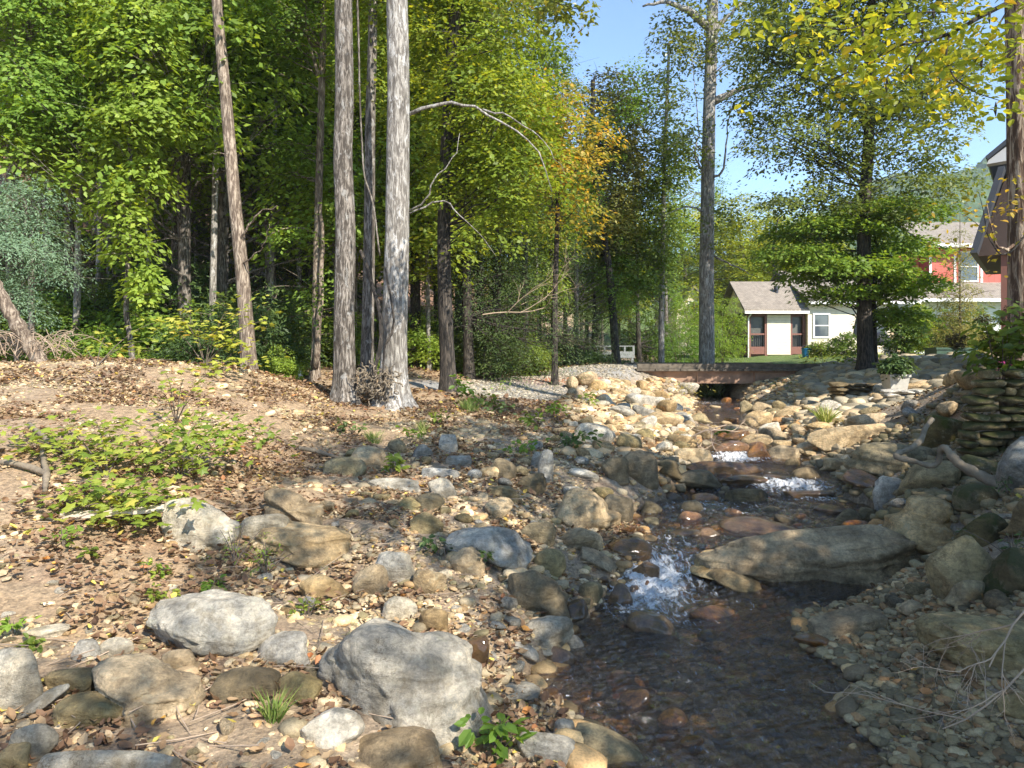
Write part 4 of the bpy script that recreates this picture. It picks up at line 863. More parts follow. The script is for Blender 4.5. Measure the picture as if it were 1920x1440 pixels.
# background forest: kinds, then copies
def forest_kind(name, leaf, bark, label, h, crown0, rx, cl, seed, **k):
    g = rs(seed); pth = [np.array([0, 0, -.3]), np.array([g.normal(0, .1), g.normal(0, .1), h*.4]), np.array([g.normal(0, .25), g.normal(0, .25), h*.75]), np.array([g.normal(0, .4), g.normal(0, .4), h])]
    bl = [(g.normal(0, rx*.45), g.normal(0, rx*.45), crown0+(h-crown0)*t, rx*g.uniform(.5, .8)*(1.1-.55*t), rx*g.uniform(.5, .8)*(1.1-.55*t), (h-crown0)*.17) for t in np.linspace(.08, .98, 8)]
    return tree(name, (0, 0, 0), pth, k.get('rad', [.17, .14, .1, .03]), bl, leaf, bark, label, 'tree', 'trees of the wood behind the sandy bank', clusters=cl, per=44, size=k.get('size', .17), Rr=k.get('Rr', .75), seed=seed, shell=.35, flat=.16, seg=10, shape=k.get('shape', 'dia'), droop=k.get('droop', .45))
K = [forest_kind('forest_tree', 'g_mid', 'bark_g', 'mid green forest tree in the dense wood behind the bank', 19, 5, 3.3, 360, 31),
     forest_kind('forest_tree', 'g_lit', 'bark_g', 'light green forest tree in the dense wood behind the bank', 16, 4, 3., 350, 32),
     forest_kind('forest_tree', 'g_drk', 'bark_t', 'dark green forest tree in the dense wood behind the bank', 21, 6, 3., 360, 33, size=.15),
     forest_kind('forest_tree', 'g_yel', 'bark_d', 'yellowing forest tree in the dense wood behind the bank', 14, 3.5, 2.8, 330, 34),
     forest_kind('hemlock', 'g_drk', 'bark_d', 'dark feathery hemlock in the wood behind the bank', 13, .8, 2.5, 520, 35, size=.09, shape='nar', droop=1.)]
K.append(forest_kind('slender_tree', 'g_mid', 'bark_w', 'slender pale stemmed tree', 17, 9, 2., 110, 36, rad=[.085, .07, .05, .02]))
spots = []
g = rs(99)
def put(k, px, d, s=1., rz=None, sink=0.):
    x = X(px, d); o = K[k] if K[k].get('used') is None else copy_tree(K[k])
    K[k]['used'] = 1
    o.location = (x, d, Hf(x, d)-sink); o.rotation_euler.z = rz if rz is not None else g.uniform(0, 6.28); o.scale = (s, s, s*g.uniform(.92, 1.1)); return o
order = [(1, -150, 22), (0, 20, 24), (1, 130, 25), (0, 330, 24), (0, 480, 26), (1, 560, 29), (2, 80, 29), (2, 210, 28), (0, 400, 30), (2, 300, 33), (1, 700, 27), (0, 640, 32), (3, 780, 25), (1, 860, 27), (3, 960, 30), (0, 900, 34), (4, 930, 25.5), (4, 985, 27), (4, 1040, 30), (4, 880, 24),
         (0, 1060, 40), (1, 1120, 44), (3, 1010, 38), (4, 1200, 42), (1, 1250, 52), (3, 820, 36), (0, 740, 38), (2, 560, 38), (1, 480, 42), (0, 180, 38), (2, 20, 40), (0, -90, 34), (1, 350, 44), (2, 660, 46), (0, 860, 50), (3, 940, 54), (0, 1090, 58), (2, 260, 52), (1, 90, 55), (0, 430, 56), (2, 560, 60), (0, 700, 62), (1, 800, 66), (0, -60, 60), (2, 180, 66), (1, 330, 70), (0, -250, 45), (2, -300, 30), (0, 620, 52), (2, 1000, 66), (4, 590, 24), (4, 500, 31), (4, 340, 27), (4, 120, 33), (2, 960, 44), (1, 1040, 50), (0, 780, 46), (1, 1180, 58), (0, 1230, 64), (1, 1130, 66), (0, 1060, 72), (1, 1290, 80), (0, 1180, 78), (1, 980, 76), (3, 1100, 50), (3, 1160, 48), (1, 900, 40), (3, 840, 44), (3, 700, 34), (1, 600, 42), (1, 420, 36), (1, 240, 44), (1, 30, 36), (3, 380, 48), (3, 160, 46), (1, 1080, 34.5), (4, 1110, 39), (1, 1000, 58), (5, 140, 19.5), (5, 180, 22), (5, 205, 26), (5, 285, 23), (5, 345, 21.5), (5, 372, 26), (5, 395, 20), (5, 505, 22), (5, 535, 27), (5, 560, 24), (5, 625, 25), (5, 805, 24.5), (5, 985, 29), (5, 1010, 34), (5, 90, 24), (5, 430, 32), (1, 415, 21.5), (1, 510, 23), (1, 345, 20.5), (3, 580, 27), (1, 660, 24)]
for k, px, d in order: put(k, px, d, g.uniform(.85, 1.15)*(.62 if d < 31 and px > 1000 else .8 if px > 930 else 1))
# yellow trees behind the house, right of the tall pale tree
for (px, d, s) in ((1330, 62, .9), (1400, 66, .95), (1460, 60, .8), (1290, 70, 1.), (1540, 70, .8), (1360, 74, 1.05), (1500, 76, .95), (1610, 74, .9), (1440, 82, 1.1)):
    o = put(3, px, d, s); o.scale = (s*1.7, s*1.7, s); o['label'] = 'yellow leaved tree showing above the cream house roof'; o['group'] = 'yellow trees behind the house'
# shrubs of the understorey
def shrub(name, leaf, label, h, w, cl, seed, size, shape='dia', per=40, group=None, Rr=.3):
    bl = [(0, 0, h*.5, w*.5, w*.45, h*.48), (w*.2, 0, h*.35, w*.4, w*.4, h*.33), (-w*.22, .1, h*.4, w*.36, w*.36, h*.36)]
    return tree(name, (0, 0, 0), [(0, 0, -.1), (0, .02, h*.3), (.05, 0, h*.6)], [.04, .03, .012], bl, leaf, 'bark_t', label, 'shrub', group, clusters=cl, per=per, size=size, Rr=Rr, seed=seed, shell=.4, seg=7, shape=shape, branches=30)
ga = 'shrubs under the trees of the wood'
SHR = [shrub('rhododendron', 'g_drk', 'dark broad leaved shrub low under the trees', 2.6, 2.6, 170, 41, .13, 'nar', group=ga), shrub('understorey_shrub', 'g_lit', 'bright green shrub low under the trees', 2., 2.2, 130, 42, .11, group=ga),
       shrub('understorey_shrub', 'g_mid', 'mid green shrub low under the trees', 1.7, 2.2, 130, 43, .1, group=ga)]
def puts(k, px, d, s, label=None, grp=None, py=None):
    o = SHR[k] if SHR[k].get('used') is None else copy_tree(SHR[k]); SHR[k]['used'] = 1
    x = X(px, d); o.location = (x, d, Hf(x, d)-.05); o.rotation_euler.z = g.uniform(0, 6.28); o.scale = (s, s, s)
    if label: o['label'] = label; (o.pop('group') if not grp and 'group' in o.keys() else None)
    if grp: o['group'] = grp
    return o
for k, px, d, s in [(1, 280, 20, 1.4), (2, 430, 20.5, 1.4), (0, 500, 20, 1.2), (2, 560, 22, 1.5), (1, 612, 23, 1.2), (2, 170, 21, 1.5), (1, 90, 20, 1.2), (0, 335, 22, 1.5), (1, 230, 22, 1.6), (2, 20, 20, 1.5), (1, 790, 25, 1.), (2, 870, 26, 1.2), (0, 390, 17.5, .95), (1, 175, 17., .8), (1, 270, 17.5, .55), (1, 330, 18.5, .6), (2, 215, 18, .6), (1, 520, 19., .6), (1, 120, 19.5, .9), (1, 700, 20., .35), (1, 455, 19.5, .75), (2, 80, 18.5, .8), (0, 20, 21, 1.), (1, 300, 19.5, .6), (2, 500, 21, .8), (0, 540, 23, 1.), (0, 130, 24, 1.), (1, 560, 20, .4), (2, 640, 22, .9), (1, 800, 28, .8), (0, 920, 24.5, .9), (2, 1000, 27, .9), (1, 960, 30, 1.), (0, 1060, 33, .8), (1, 790, 33, 1.2), (2, 720, 30, 1.2), (0, 430, 26, 1.2), (0, 260, 30, 1.2), (0, 380, 36, 1.4), (2, 100, 30, 1.3), (1, 640, 38, 1.3), (0, 860, 28, 1.), (1, 1100, 36, .7), (2, 1130, 38, .8), (0, 990, 34, 1.2), (0, 480, 33, 1.4), (0, -20, 27, 1.3)]:
    puts(k, px, d, s)
for o in list(C.objects):
    if 'used' in o.keys(): del o['used']

AN = [(60, 'the corner tree'), (245, 'the strung leaf sapling'), (450, 'the leaning pale trunk'), (595, 'the twin stem tree'), (647, 'the left big trunk'), (740, 'the silvery trunk'), (838, 'the black trunk'), (1045, 'the orange maple'), (1150, 'the thin leaning dark trunk'), (1243, 'the thin pale trunk'), (1325, 'the tall pale trunk'), (1460, 'the cream house'), (1623, 'the oak trunk')]
def relabel(kinds, cuts, words):
    for o in [o for o in C.objects if o.parent is None and o.name.split('.')[0] in kinds]:
        px = 960+o.location.x/o.location.y*F; a, w_ = min(AN, key=lambda t: abs(t[0]-px)); k = sum(o.location.y > c for c in cuts)
        base = o['label'].replace('yellow leaved tree showing above the cream house roof', 'yellow leaved tree').split(' in the ')[0].split(' low under')[0].split(' showing')[0]; side = 'left of' if px < a else 'right of'
        o['label'] = ('%s %s, %s %s' % (base, words[k], side, w_))[:140]
relabel(('forest_tree', 'hemlock', 'slender_tree'), (29, 42, 56), ('in the front row', 'in the second row', 'deep in the wood', 'at the far back'))
relabel(('rhododendron', 'understorey_shrub'), (21, 28), ('at the edge of the wood', 'just inside the wood', 'deep inside the wood'))
def pairs():
    by = {}
    for o in C.objects:
        if o.parent is None and o.get('group') in ('trees of the wood behind the sandy bank', 'yellow trees behind the house', 'shrubs under the trees of the wood'): by.setdefault(o['label'], []).append(o)
    for l, os_ in by.items():
        if 1 < len(os_) < 4:
            os_.sort(key=lambda o: o.location.x/o.location.y); w_ = ['left', 'right'] if len(os_) == 2 else ['left', 'middle', 'right']
            for o, w in zip(os_, w_): o['label'] = w+'most '+l if w != 'middle' else 'middle '+l
pairs()
# --- shading canopy standing right of and behind the camera (its gaps follow where sun reaches the ground)
for i_, (x_, y_, h_, bl, n_) in enumerate([
    (7.6, -1.8, 11, [(6.5, -.8, 8.7, 4.5, 4.2, 2.4), (4.6, 2.2, 9.2, 3.4, 3.2, 1.9), (8., 1.5, 9., 3., 3., 2.)], 850),
    (10.6, 3., 12, [(10.4, 3.6, 8.7, 4, 4.2, 2.6), (7.6, 6.2, 10.2, 3.4, 3.2, 1.9)], 620),
    (3.0, -6.5, 11, [(3.6, -5.2, 9, 4, 3.2, 2.2), (1.2, -2.6, 9.4, 3, 2.6, 1.6)], 260),
    (14.6, -2.4, 12, [(13.6, -1.4, 8.6, 4.2, 4.2, 2.6), (11.2, -3.6, 9, 3.4, 3, 2)], 450),
    (13.6, 10., 12, [(12.8, 9.2, 9, 3.8, 4.2, 2.6)], 260)]):
    z_ = Hf(x_, y_)
    tree('shade_tree', (x_, y_, z_), [(x_, y_, z_-.2), (x_+.1, y_, z_+h_*.4), (x_-.2, y_, z_+h_*.75), (x_, y_+.1, z_+h_)], [.26, .21, .15, .05], bl, 'g_yel' if i_ % 2 else 'g_lit', 'bark_g',
         ['leafy tree standing just right of the viewpoint over the stream', 'leafy tree on the right bank beyond the picture edge', 'leafy tree behind the viewpoint', 'leafy tree high on the right bank far outside the picture', 'leafy tree by the terraced bank beyond the right edge'][i_], clusters=n_, per=44, size=.15, Rr=.5, seed=300+i_, shell=.1, filt=shade_filter)
#PART2
# ------------------------------------------------------------------ more materials
M.update(steel=plain('rusty_steel', (.30, .185, .12), .7, 3, .45), deckw=plain('old_deck_timber', (.12, .10, .075), .95, 5, .6), postw=plain('treated_post', (.42, .27, .15), .8, 4, .3),
 brown=plain('brown_trim', (.20, .085, .06), .6, 4, .12), shingle=None, white=plain('white_trim', (.80, .78, .74), .5, 3, .05, bmp=0), found=plain('tan_foundation', (.50, .41, .31), .8, 3, .1), dark=plain('dark_metal', (.05, .055, .065), .5, 3, .1),
 screen=plain('porch_screen', (.10, .10, .085), .35, 1.2, .4), brownw=plain('dark_brown_wall', (.07, .045, .035), .7, 3, .2), soffit=plain('soffit', (.55, .55, .53), .6, 3, .05), green=plain('green_box_paint', (.035, .075, .045), .5, 6, .2),
 pot=plain('clay_pot', (.46, .44, .38), .8, 8, .15), soil=plain('soil', (.06, .045, .03), 1, 8, .3), blue=plain('blue_plastic', (.03, .22, .5), .5, 4, .15), black=plain('black_cover', (.02, .02, .023), .5, 4, .3),
 feather=plain('white_feathers', (.8, .8, .78), .7, 20, .06), beak=plain('grey_cap', (.12, .12, .12), .6, 20, .2), plank=plain('weathered_plank', (.60, .50, .39), .85, 3, .2),
 tanside=None, rail=plain('pale_painted_rail', (.24, .26, .26), .6, 5, .08), petal=plain('pink_petals', (.75, .06, .35), .6, 9, .3), dried=plain('dried_flower_heads', (.17, .10, .075), .9, 25, .5), red=None)
def boards(name, c, step, vertical=False, rough=.6):
    m, n, b = newmat(name); tc = N(n, 'TexCoord').outputs['Object']; sx = N(n, 'SeparateXYZ'); n.links.new(tc, sx.inputs[0])
    ax = math_(n, 'ADD', sx.outputs[0], sx.outputs[1]) if vertical else sx.outputs[2]
    f = math_(n, 'FRACT', math_(n, 'DIVIDE', ax, step))
    r = ramp(n, [(0, (.45, .45, .45)), (.07, (.85, .85, .85)), (.14, (1, 1, 1))], f)
    no = noise(n, tc, 3., 5); r2 = ramp(n, [(.3, (.9, .9, .88)), (.7, (1.05, 1.05, 1.05))], no.outputs[0])
    n.links.new(mix(n, mix(n, c, r.outputs[0], 1., 'MULTIPLY'), r2.outputs[0], 1., 'MULTIPLY'), b.inputs['Base Color']); b.inputs['Roughness'].default_value = rough
    bump(n, b, f, .5, .02); return m
M['siding'] = boards('cream_siding', (.80, .69, .54), .19); M['tanside'] = boards('tan_siding', (.58, .44, .28), .19); M['red'] = boards('red_board_siding', (.52, .10, .07), .42, True); M['whites'] = boards('pale_siding', (.74, .74, .72), .19)
m, n, b = newmat('shingle_roof'); tc = N(n, 'TexCoord').outputs['Object']; br = N(n, 'TexBrick'); br.inputs['Scale'].default_value = 4.; br.inputs['Color1'].default_value = (.24, .20, .155, 1); br.inputs['Color2'].default_value = (.33, .28, .22, 1); br.inputs['Mortar'].default_value = (.13, .115, .10, 1); br.inputs['Mortar Size'].default_value = .03
n.links.new(tc, br.inputs['Vector']); nn_ = noise(n, tc, 3, 6); rr = ramp(n, [(.3, (.75, .75, .75)), (.7, (1.2, 1.2, 1.2))], nn_.outputs[0])
n.links.new(mix(n, br.outputs[0], rr.outputs[0], .8, 'MULTIPLY'), b.inputs['Base Color']); b.inputs['Roughness'].default_value = .95; M['shingle'] = m
m, n, b = newmat('window_glass'); b.inputs['Base Color'].default_value = (.07, .085, .10, 1); b.inputs['Roughness'].default_value = .08; b.inputs['Specular IOR Level'].default_value = .9; M['glass'] = m

M['g_dry'] = leafmat('dried_petals', [(0, (.07, .05, .03)), (.6, (.18, .13, .07)), (1, (.3, .22, .12))], .15, .8, 1.)
# ------------------------------------------------------------------ bridge
D0, D1 = 28.0, 31.4; xl, xr = X(1200, D0), X(1532, D0); zt = Z(682, D0)
br = empty('footbridge', (xl, D0, Z(720, D0)), 'low bridge of rusty steel beams with a dark timber deck over the stream', 'bridge'); bx0 = np.array([xl, D0, Z(720, D0)])
def loc(v): return np.asarray(v, float)-bx0
zb, ztp = Z(719, D0), Z(696, D0)
for dy in (0, D1-D0-.3):
    mb = MB(); L0 = loc((xl, D0+dy, zb)); L1 = loc((xr, D0+dy, ztp)); 
    mb.box((L0[0], L0[1], L0[2]), (L1[0], L0[1]+.26, L0[2]+.035)); mb.box((L0[0], L0[1], L1[2]-.035), (L1[0], L0[1]+.26, L1[2])); mb.box((L0[0], L0[1]+.11, L0[2]+.035), (L1[0], L0[1]+.13, L1[2]-.035))
    for k in (.02, 2.2, 4.4, 6.5): mb.box((L0[0]+k, L0[1]+.015, L0[2]+.035), (L0[0]+k+.02, L0[1]+.11, L1[2]-.035))
    mb.build('beam', M['steel'], br)
mb = MB(); g = rs(5); x_ = xl-.15
while x_ < xr+.1:
    w_ = .24; j = g.uniform(-.06, .03); mb.box((x_-xl, -.12+j, ztp-bx0[2]+.01), (x_-xl+w_-.012, D1-D0+.1+g.uniform(-.05, .05), ztp-bx0[2]+.085+g.uniform(0, .012))); x_ += w_
mb.build('deck', M['deckw'], br)
for dy in (-.04, D1-D0-.12):
    mb = MB(); mb.box((-.1, dy, ztp-bx0[2]+.10), (xr-xl+.1, dy+.16, zt-bx0[2]+.0)); mb.build('kerb_timber', M['deckw'], br)
mb = MB(); mb.box((.02, .02, Z(742, D0)-bx0[2]), (.26, .24, -.004)); mb.box((.40, .05, Z(738, D0)-bx0[2]), (.52, .2, -.004)); mb.build('support_post', M['postw'], br)
V = []; g = rs(6); n_ = 500; c_ = np.stack([g.uniform(xl, xr, n_), g.uniform(D0-.05, D0+.6, n_), np.full(n_, zt+.01)], 1)
# ------------------------------------------------------------------ houses
def house(name, org, label): r_ = empty(name, org, label, 'house'); return r_, np.array(org, float)
def bxs(mb, o, a, b_): mb.box(np.asarray(a, float)-o, np.asarray(b_, float)-o)
def window(root, o, px0, px1, py0, py1, d, bars=1):
    x0, x1, z0, z1 = X(px0, d), X(px1, d), Z(py1, d), Z(py0, d); y = d
    mb = MB(); t = .1
    bxs(mb, o, (x0-t, y-.06, z1), (x1+t, y-.001, z1+t)); bxs(mb, o, (x0-t, y-.06, z0-t), (x1+t, y-.001, z0)); bxs(mb, o, (x0-t, y-.06, z0), (x0, y-.001, z1)); bxs(mb, o, (x1, y-.06, z0), (x1+t, y-.001, z1))
    zm = (z0+z1)/2; bxs(mb, o, (x0, y-.05, zm-.03), (x1, y-.012, zm+.03)); w_ = mb.build('window', M['white'], root)
    mb = MB(); bxs(mb, o, (x0, y-.011, z0), (x1, y-.002, z1)); mb.build('pane', M['glass'], w_)
def roofslab(root, o, x0, x1, y0, z0, y1, z1, th=.14, name='roof', mat='shingle'):
    mb = MB(); a = np.array([[x0, y0, z0], [x1, y0, z0], [x1, y1, z1], [x0, y1, z1]])-o; b_ = a+[0, 0, th]
    mb.add(np.r_[a, b_], [[[0, 3, 2, 1], [4, 5, 6, 7], [0, 1, 5, 4], [1, 2, 6, 5], [2, 3, 7, 6], [3, 0, 4, 7]]]); return mb.build(name, M[mat], root)
d = 44.; hr, o = house('cream_house', (X(1405, d), d, Hf(X(1450, d), d)), 'cream sided house with brown screened porch beyond the bridge')
x0, x1 = X(1402, d), X(1510, d); zf = Z(664, d); ze = Z(588, d); yb = d+5.
mb = MB()   # porch frame in brown timber
for px in (1405, 1437, 1483, 1508): bxs(mb, o, (X(px, d)-.09, d, Hf(X(px, d), d)-.3), (X(px, d)+.09, d+.16, ze))
bxs(mb, o, (x0+.2, d+.02, zf), (x1, d+.14, Z(650, d))); bxs(mb, o, (x0+.2, d+.02, ze-.18), (x1, d+.14, ze)); bxs(mb, o, (x0+.2, d+.03, Z(628, d)), (x1, d+.12, Z(625, d)))
bxs(mb, o, (x0+.02, d+.17, zf-.1), (x0+.14, yb, Z(650, d))); bxs(mb, o, (x0+.02, d+.17, Z(628, d)), (x0+.14, yb, Z(625, d)))
for yy in (d+2.4, yb-.2): bxs(mb, o, (x0, yy, Hf(x0, yy)-.3), (x0+.17, yy+.17, ze))
mb.build('porch_frame', M['brown'], hr)
mb = MB(); bxs(mb, o, (x0+.2, d+.2, zf-.12), (x1, yb, zf+.02)); mb.build('porch_floor', M['brown'], hr)
mb = MB()
for a_, b_ in ((1408, 1436), (1485, 1506)):
    k = X(a_, d)+.12
    while k < X(b_, d): bxs(mb, o, (k, d+.05, Z(650, d)), (k+.03, d+.09, Z(628, d))); k += .13
k = d+.3
while k < yb: bxs(mb, o, (x0+.06, k, Z(650, d)), (x0+.1, k+.03, Z(628, d))); k += .16
mb.build('railing', M['black'], hr)
mb = MB(); bxs(mb, o, (x0+.25, d+.24, zf+.02), (x1-.01, d+.25, ze-.02)); bxs(mb, o, (x0+.2, d+.26, zf+.02), (x0+.21, yb, ze-.02)); mb.build('porch_screen', M['screen'], hr)
mb = MB(); bxs(mb, o, (X(1438, d), d-.03, Z(665, d)), (X(1482, d), d+.018, Z(590, d))); mb.build('porch_panel', M['siding'], hr)
mb = MB(); bxs(mb, o, (X(1511, d), d-.3, Z(666, d)), (X(1664, d), d+7, Z(566, d))); bxs(mb, o, (x0, d-.02, ze), (x1, d+.16, Z(583, d)))
o2 = np.array([[x0, d+.16, Z(585, d)], [x0, yb, Z(585, d)], [x0, (d+yb)/2, Z(536, 46.5)]])-o; mb.add(np.r_[o2, o2+[.12, 0, 0]], [[[0, 1, 2], [5, 4, 3]], [[0, 3, 4, 1], [1, 4, 5, 2], [2, 5, 3, 0]]])
mb.build('wall', M['siding'], hr)
mb = MB(); bxs(mb, o, (X(1512, d), d-.28, Hf(X(1600, d), d)-.5), (X(1663, d), d+6.9, Z(666, d)-.003)); mb.build('foundation', M['found'], hr)
mb = MB(); bxs(mb, o, (X(1665, d), d-.28, Z(662, d)), (X(1702, d), d+5, Z(585, d))); mb.build('side_bay', M['tanside'], hr)
for a_, b_ in ((1396, 1512),): roofslab(hr, o, X(a_, d)-.15, X(b_, d), d-.45, Z(584, d-.45), (d+yb)/2, Z(532, 46.5)); roofslab(hr, o, X(a_, d)-.15, X(b_, d), yb+.4, Z(584, d-.45), (d+yb)/2+.003, Z(532, 46.5))
roofslab(hr, o, X(1506, d), X(1712, d), d-.75, Z(566, d-.7), d+4.5, Z(512, 48.5)); roofslab(hr, o, X(1506, d), X(1712, d), d+9.5, Z(566, d-.7), d+4.503, Z(512, 48.5))
mb = MB(); bxs(mb, o, (X(1396, d)-.15, d-.56, Z(588, d-.5)), (X(1511, d), d-.45, Z(583, d-.5))); bxs(mb, o, (X(1506, d), d-.86, Z(570, d-.8)), (X(1712, d), d-.752, Z(565, d-.8)))
mb.tube(np.array([(X(1405, d), d-.5, Z(587, d)), (X(1402, d), d-.12, Z(596, d)), (X(1402, d), d-.1, Z(672, d))])-o, .05, 6); mb.build('gutter', M['white'], hr)
window(hr, o, 1527, 1553, 590, 631, d-.3); window(hr, o, 1634, 1659, 590, 631, d-.3)
mb = MB(); vx, vy = X(1456, 45.3), 45.3; mb.tube(np.array([(vx, vy, Z(566, vy)), (vx, vy, Z(542, vy))])-o, .11, 10); mb.tube(np.array([(vx, vy, Z(543, vy)), (vx, vy, Z(536, vy))])-o, .17, 10); mb.build('vent_pipe', M['dark'], hr)
# pale house wing and red upper storey
d = 52.; hb, o = house('red_house', (X(1720, d), d, 2.2), 'red board house with white trimmed window and pale lower storey behind the oak')
mb = MB(); bxs(mb, o, (X(1742, d), d, Z(531, d)), (X(1890, d), d+8, Z(462, d))); bxs(mb, o, (X(1700, d), d+1.2, Z(531, d)), (X(1741, d), d+8, Z(474, d))); mb.build('upper_wall', M['red'], hb)
mb = MB(); bxs(mb, o, (X(1700, d), d-1., Z(668, d)), (X(1900, d), d+8, Z(560, d))); mb.build('lower_wall', M['whites'], hb)
mb = MB(); bxs(mb, o, (X(1701, d), d-.98, Z(690, d)-.5), (X(1899, d), d+7.9, Z(668, d)-.003)); mb.build('foundation', M['found'], hb)
roofslab(hb, o, X(1728, d), X(1900, d), d-.8, Z(460, d-.8), d+4, Z(420, d+4)); roofslab(hb, o, X(1690, d), X(1905, d), d-2.2, Z(562, d-2), d-.004, Z(533, d))
mb = MB(); bxs(mb, o, (X(1728, d), d-.92, Z(464, d-.8)), (X(1900, d), d-.8, Z(457, d-.8))); bxs(mb, o, (X(1690, d), d-2.32, Z(566, d-2)), (X(1905, d), d-2.2, Z(560, d-2)))
for px in (1742, 1788, 1838): bxs(mb, o, (X(px, d), d-.05, Z(531, d)), (X(px, d)+.16, d-.001, Z(463, d)))
mb.build('trim', M['white'], hb); window(hb, o, 1800, 1832, 474, 526, d-.002)
# gable half hidden beyond the trees
d = 62.; hc, o = house('gabled_house', (X(1300, d), d, 2.6), 'pale gabled house glimpsed through the trees left of the tall pale trunk')
mb = MB(); mb.prism([(X(1268, d)-o[0], -1), (X(1342, d)-o[0], -1), (X(1342, d)-o[0], Z(596, d)-o[2]), (X(1300, d)-o[0], Z(542, d)-o[2]), (X(1268, d)-o[0], Z(585, d)-o[2])], 1, 0, 8); mb.build('wall', M['siding'], hc)
for a_, b_ in ((1346, 600), (1262, 592)):
    mb = MB(); q_ = [(X(1300, d), Z(540, d)), (X(a_, d), Z(b_, d)), (X(a_, d), Z(b_, d)+.22), (X(1300, d), Z(540, d)+.22)]; mb.prism([(u-o[0], v-o[2]) for u, v in q_], 1, -.5, 8.5); mb.build('roof', M['shingle'], hc)
window(hc, o, 1292, 1306, 566, 590, d)
# dark steep gabled building at the right
d = 19.; hd, o = house('steep_roofed_house', (X(1832, d), d, Hf(X(1832, d), d)), 'dark brown steep roofed house end behind the ridged trunk at the right edge')
def pr(name, pl, y0, y1, mat): mb = MB(); mb.prism([(X(a_, d)-o[0], Z(b_, d)-o[2]) for a_, b_ in pl], 1, y0, y1); return mb.build(name, M[mat], hd)
pr('wall', [(1832, 478), (2150, 478), (2150, 250), (1895, 305), (1872, 345)], .3, 6, 'brownw')
mb = MB(); mb.box((X(1906, d)-o[0], .9, -.4), (X(2150, d)-o[0], 5.8, Z(478, d)-o[2]-.004)); mb.build('lower_wall', M['brownw'], hd)
pr('roof', [(1822, 476), (1866, 322), (1876, 322), (1833, 476)], -.3, 6.2, 'dark'); pr('roof', [(1846, 300), (1960, 205), (1960, 215), (1850, 306)], -.3, 6.2, 'dark')
pr('soffit', [(1848, 314), (1882, 312), (1900, 282), (1900, 270), (1851, 307.)], -.25, .1, 'soffit')
mb = MB(); bxs(mb, o, (X(1868, d), d+.4, Hf(X(1868, d), d)-.3), (X(1882, d), d+.6, Z(478, d)-.003)); mb.build('post', M['brown'], hd)
hd.rotation_euler.z = -R(36)
# pale railing of a deck among the trees
d = 42.; rr_ = empty('deck_railing', (X(1105, d), d, Z(672, d)), 'pale grey railing with square openings half hidden behind the thin dark trunk', 'railing'); o = np.array(rr_.location)
mb = MB(); 
for a_, b_, c_, e_ in ((1104, 648, 1190, 650), (1104, 659, 1190, 671), (1104, 650, 1108, 659), (1120, 650, 1122, 659), (1132, 650, 1135, 659), (1148, 650, 1151, 659), (1170, 650, 1173, 659), (1186, 650, 1190, 659)):
    bxs(mb, o, (X(a_, d), d, Z(e_, d)+.002), (X(c_, d), d+.08, Z(b_, d)))
bxs(mb, o, (X(1104, d), d+.1, Z(672, d)), (X(1190, d), d+2, Z(669, d)))
mb.build('rail', M['rail'], rr_)
mb = MB(); pass
for p_ in (1106, 1145, 1184): mb = MB(); bxs(mb, o, (X(p_, d), d+.02, Hf(X(p_, d), d)-.3), (X(p_, d)+.12, d+.14, Z(671, d)-.01)); mb.build('post', M['rail'], rr_)

# ------------------------------------------------------------------ dry stone walls
def drywall(name, label, rows, d, mat, seed, lean=.1, hh=14, wmin=22, wmax=52, deep=.2, back=0.):
    """rows: list of (row, left column, right column) from the top course down"""
    g = rs(seed); a0 = np.array([X(rows[-1][1], d), d, Z(rows[-1][0], d)]); mb = MB(); n_ = len(rows)
    for i_, (py, c0, c1) in enumerate(rows):
        px = c0+g.uniform(0, 14); z = Z(py, d); y = d+lean*(n_-i_)*hh*d/F
        while px < c1:
            w = g.uniform(wmin, wmax); h_ = hh*g.uniform(.8, 1.18); V, Fc = rockshape(int(g.randint(9999)), 4, w*d/F/2*1.02, deep*g.uniform(.8, 1.2), h_*d/F/2*1.12, 9, 24, .05, .8, .7)
            V = V@rot(0, g.normal(0, .05), g.normal(0, .1)).T; mb.add(V+np.array([X(px+w/2, d), y+g.normal(0, .03)+back*(px-c0)/100, z+g.normal(0, .013)])-a0, [Fc]); px += w
    o = obj(name, mb.mesh(name, True), M[mat], None, a0); return tag(o, label, 'wall')
rows = [(702+i*16.2, [1848, 1842, 1832, 1822, 1815, 1812, 1810, 1806, 1798, 1800, 1806, 1812, 1820][i], 1990) for i in range(13)]
drywall('dry_stone_wall', 'tall dry stacked wall of flat olive stones at the right edge', rows, 10.4, 'r_mos', 61, .16, 14.5, 24, 78, .2)
drywall('retaining_wall', 'dark slate retaining wall beside the square pot below the house', [(722+i*7.5, 1556, 1668+i*3) for i in range(7)], 21.2, 'r_drk', 62, .12, 8.2, 14, 46, .3)
drywall('retaining_wall', 'flat grey slate wall capped with pale slabs under the terrace', [(735+i*7.5, 1650-i, 1835-i*12) for i in range(6)], 19.0, 'r_gry', 63, .12, 8.2, 16, 50, .3)
drywall('retaining_wall', 'low ledge of stacked tan slabs on the sunny right shore', [(764+i*7, 1466+i*2, 1572) for i in range(4)], 20.4, 'r_tan', 64, .15, 7.6, 18, 42, .3)
pebbles('terrace_rubble', 3400, (1500, 1900, 17, 29), .17, [(.34, .32, .27), (.42, .38, .3), (.27, .26, .23), (.36, .3, .22)], 'flat stones covering the terraced bank right of the bridge', 208, sub=2,
        dens=lambda x, y, g: (chan(x, y) < -.3) & (y > 14) & (x > y*.38) & ((960+x/y*F < 1860)))
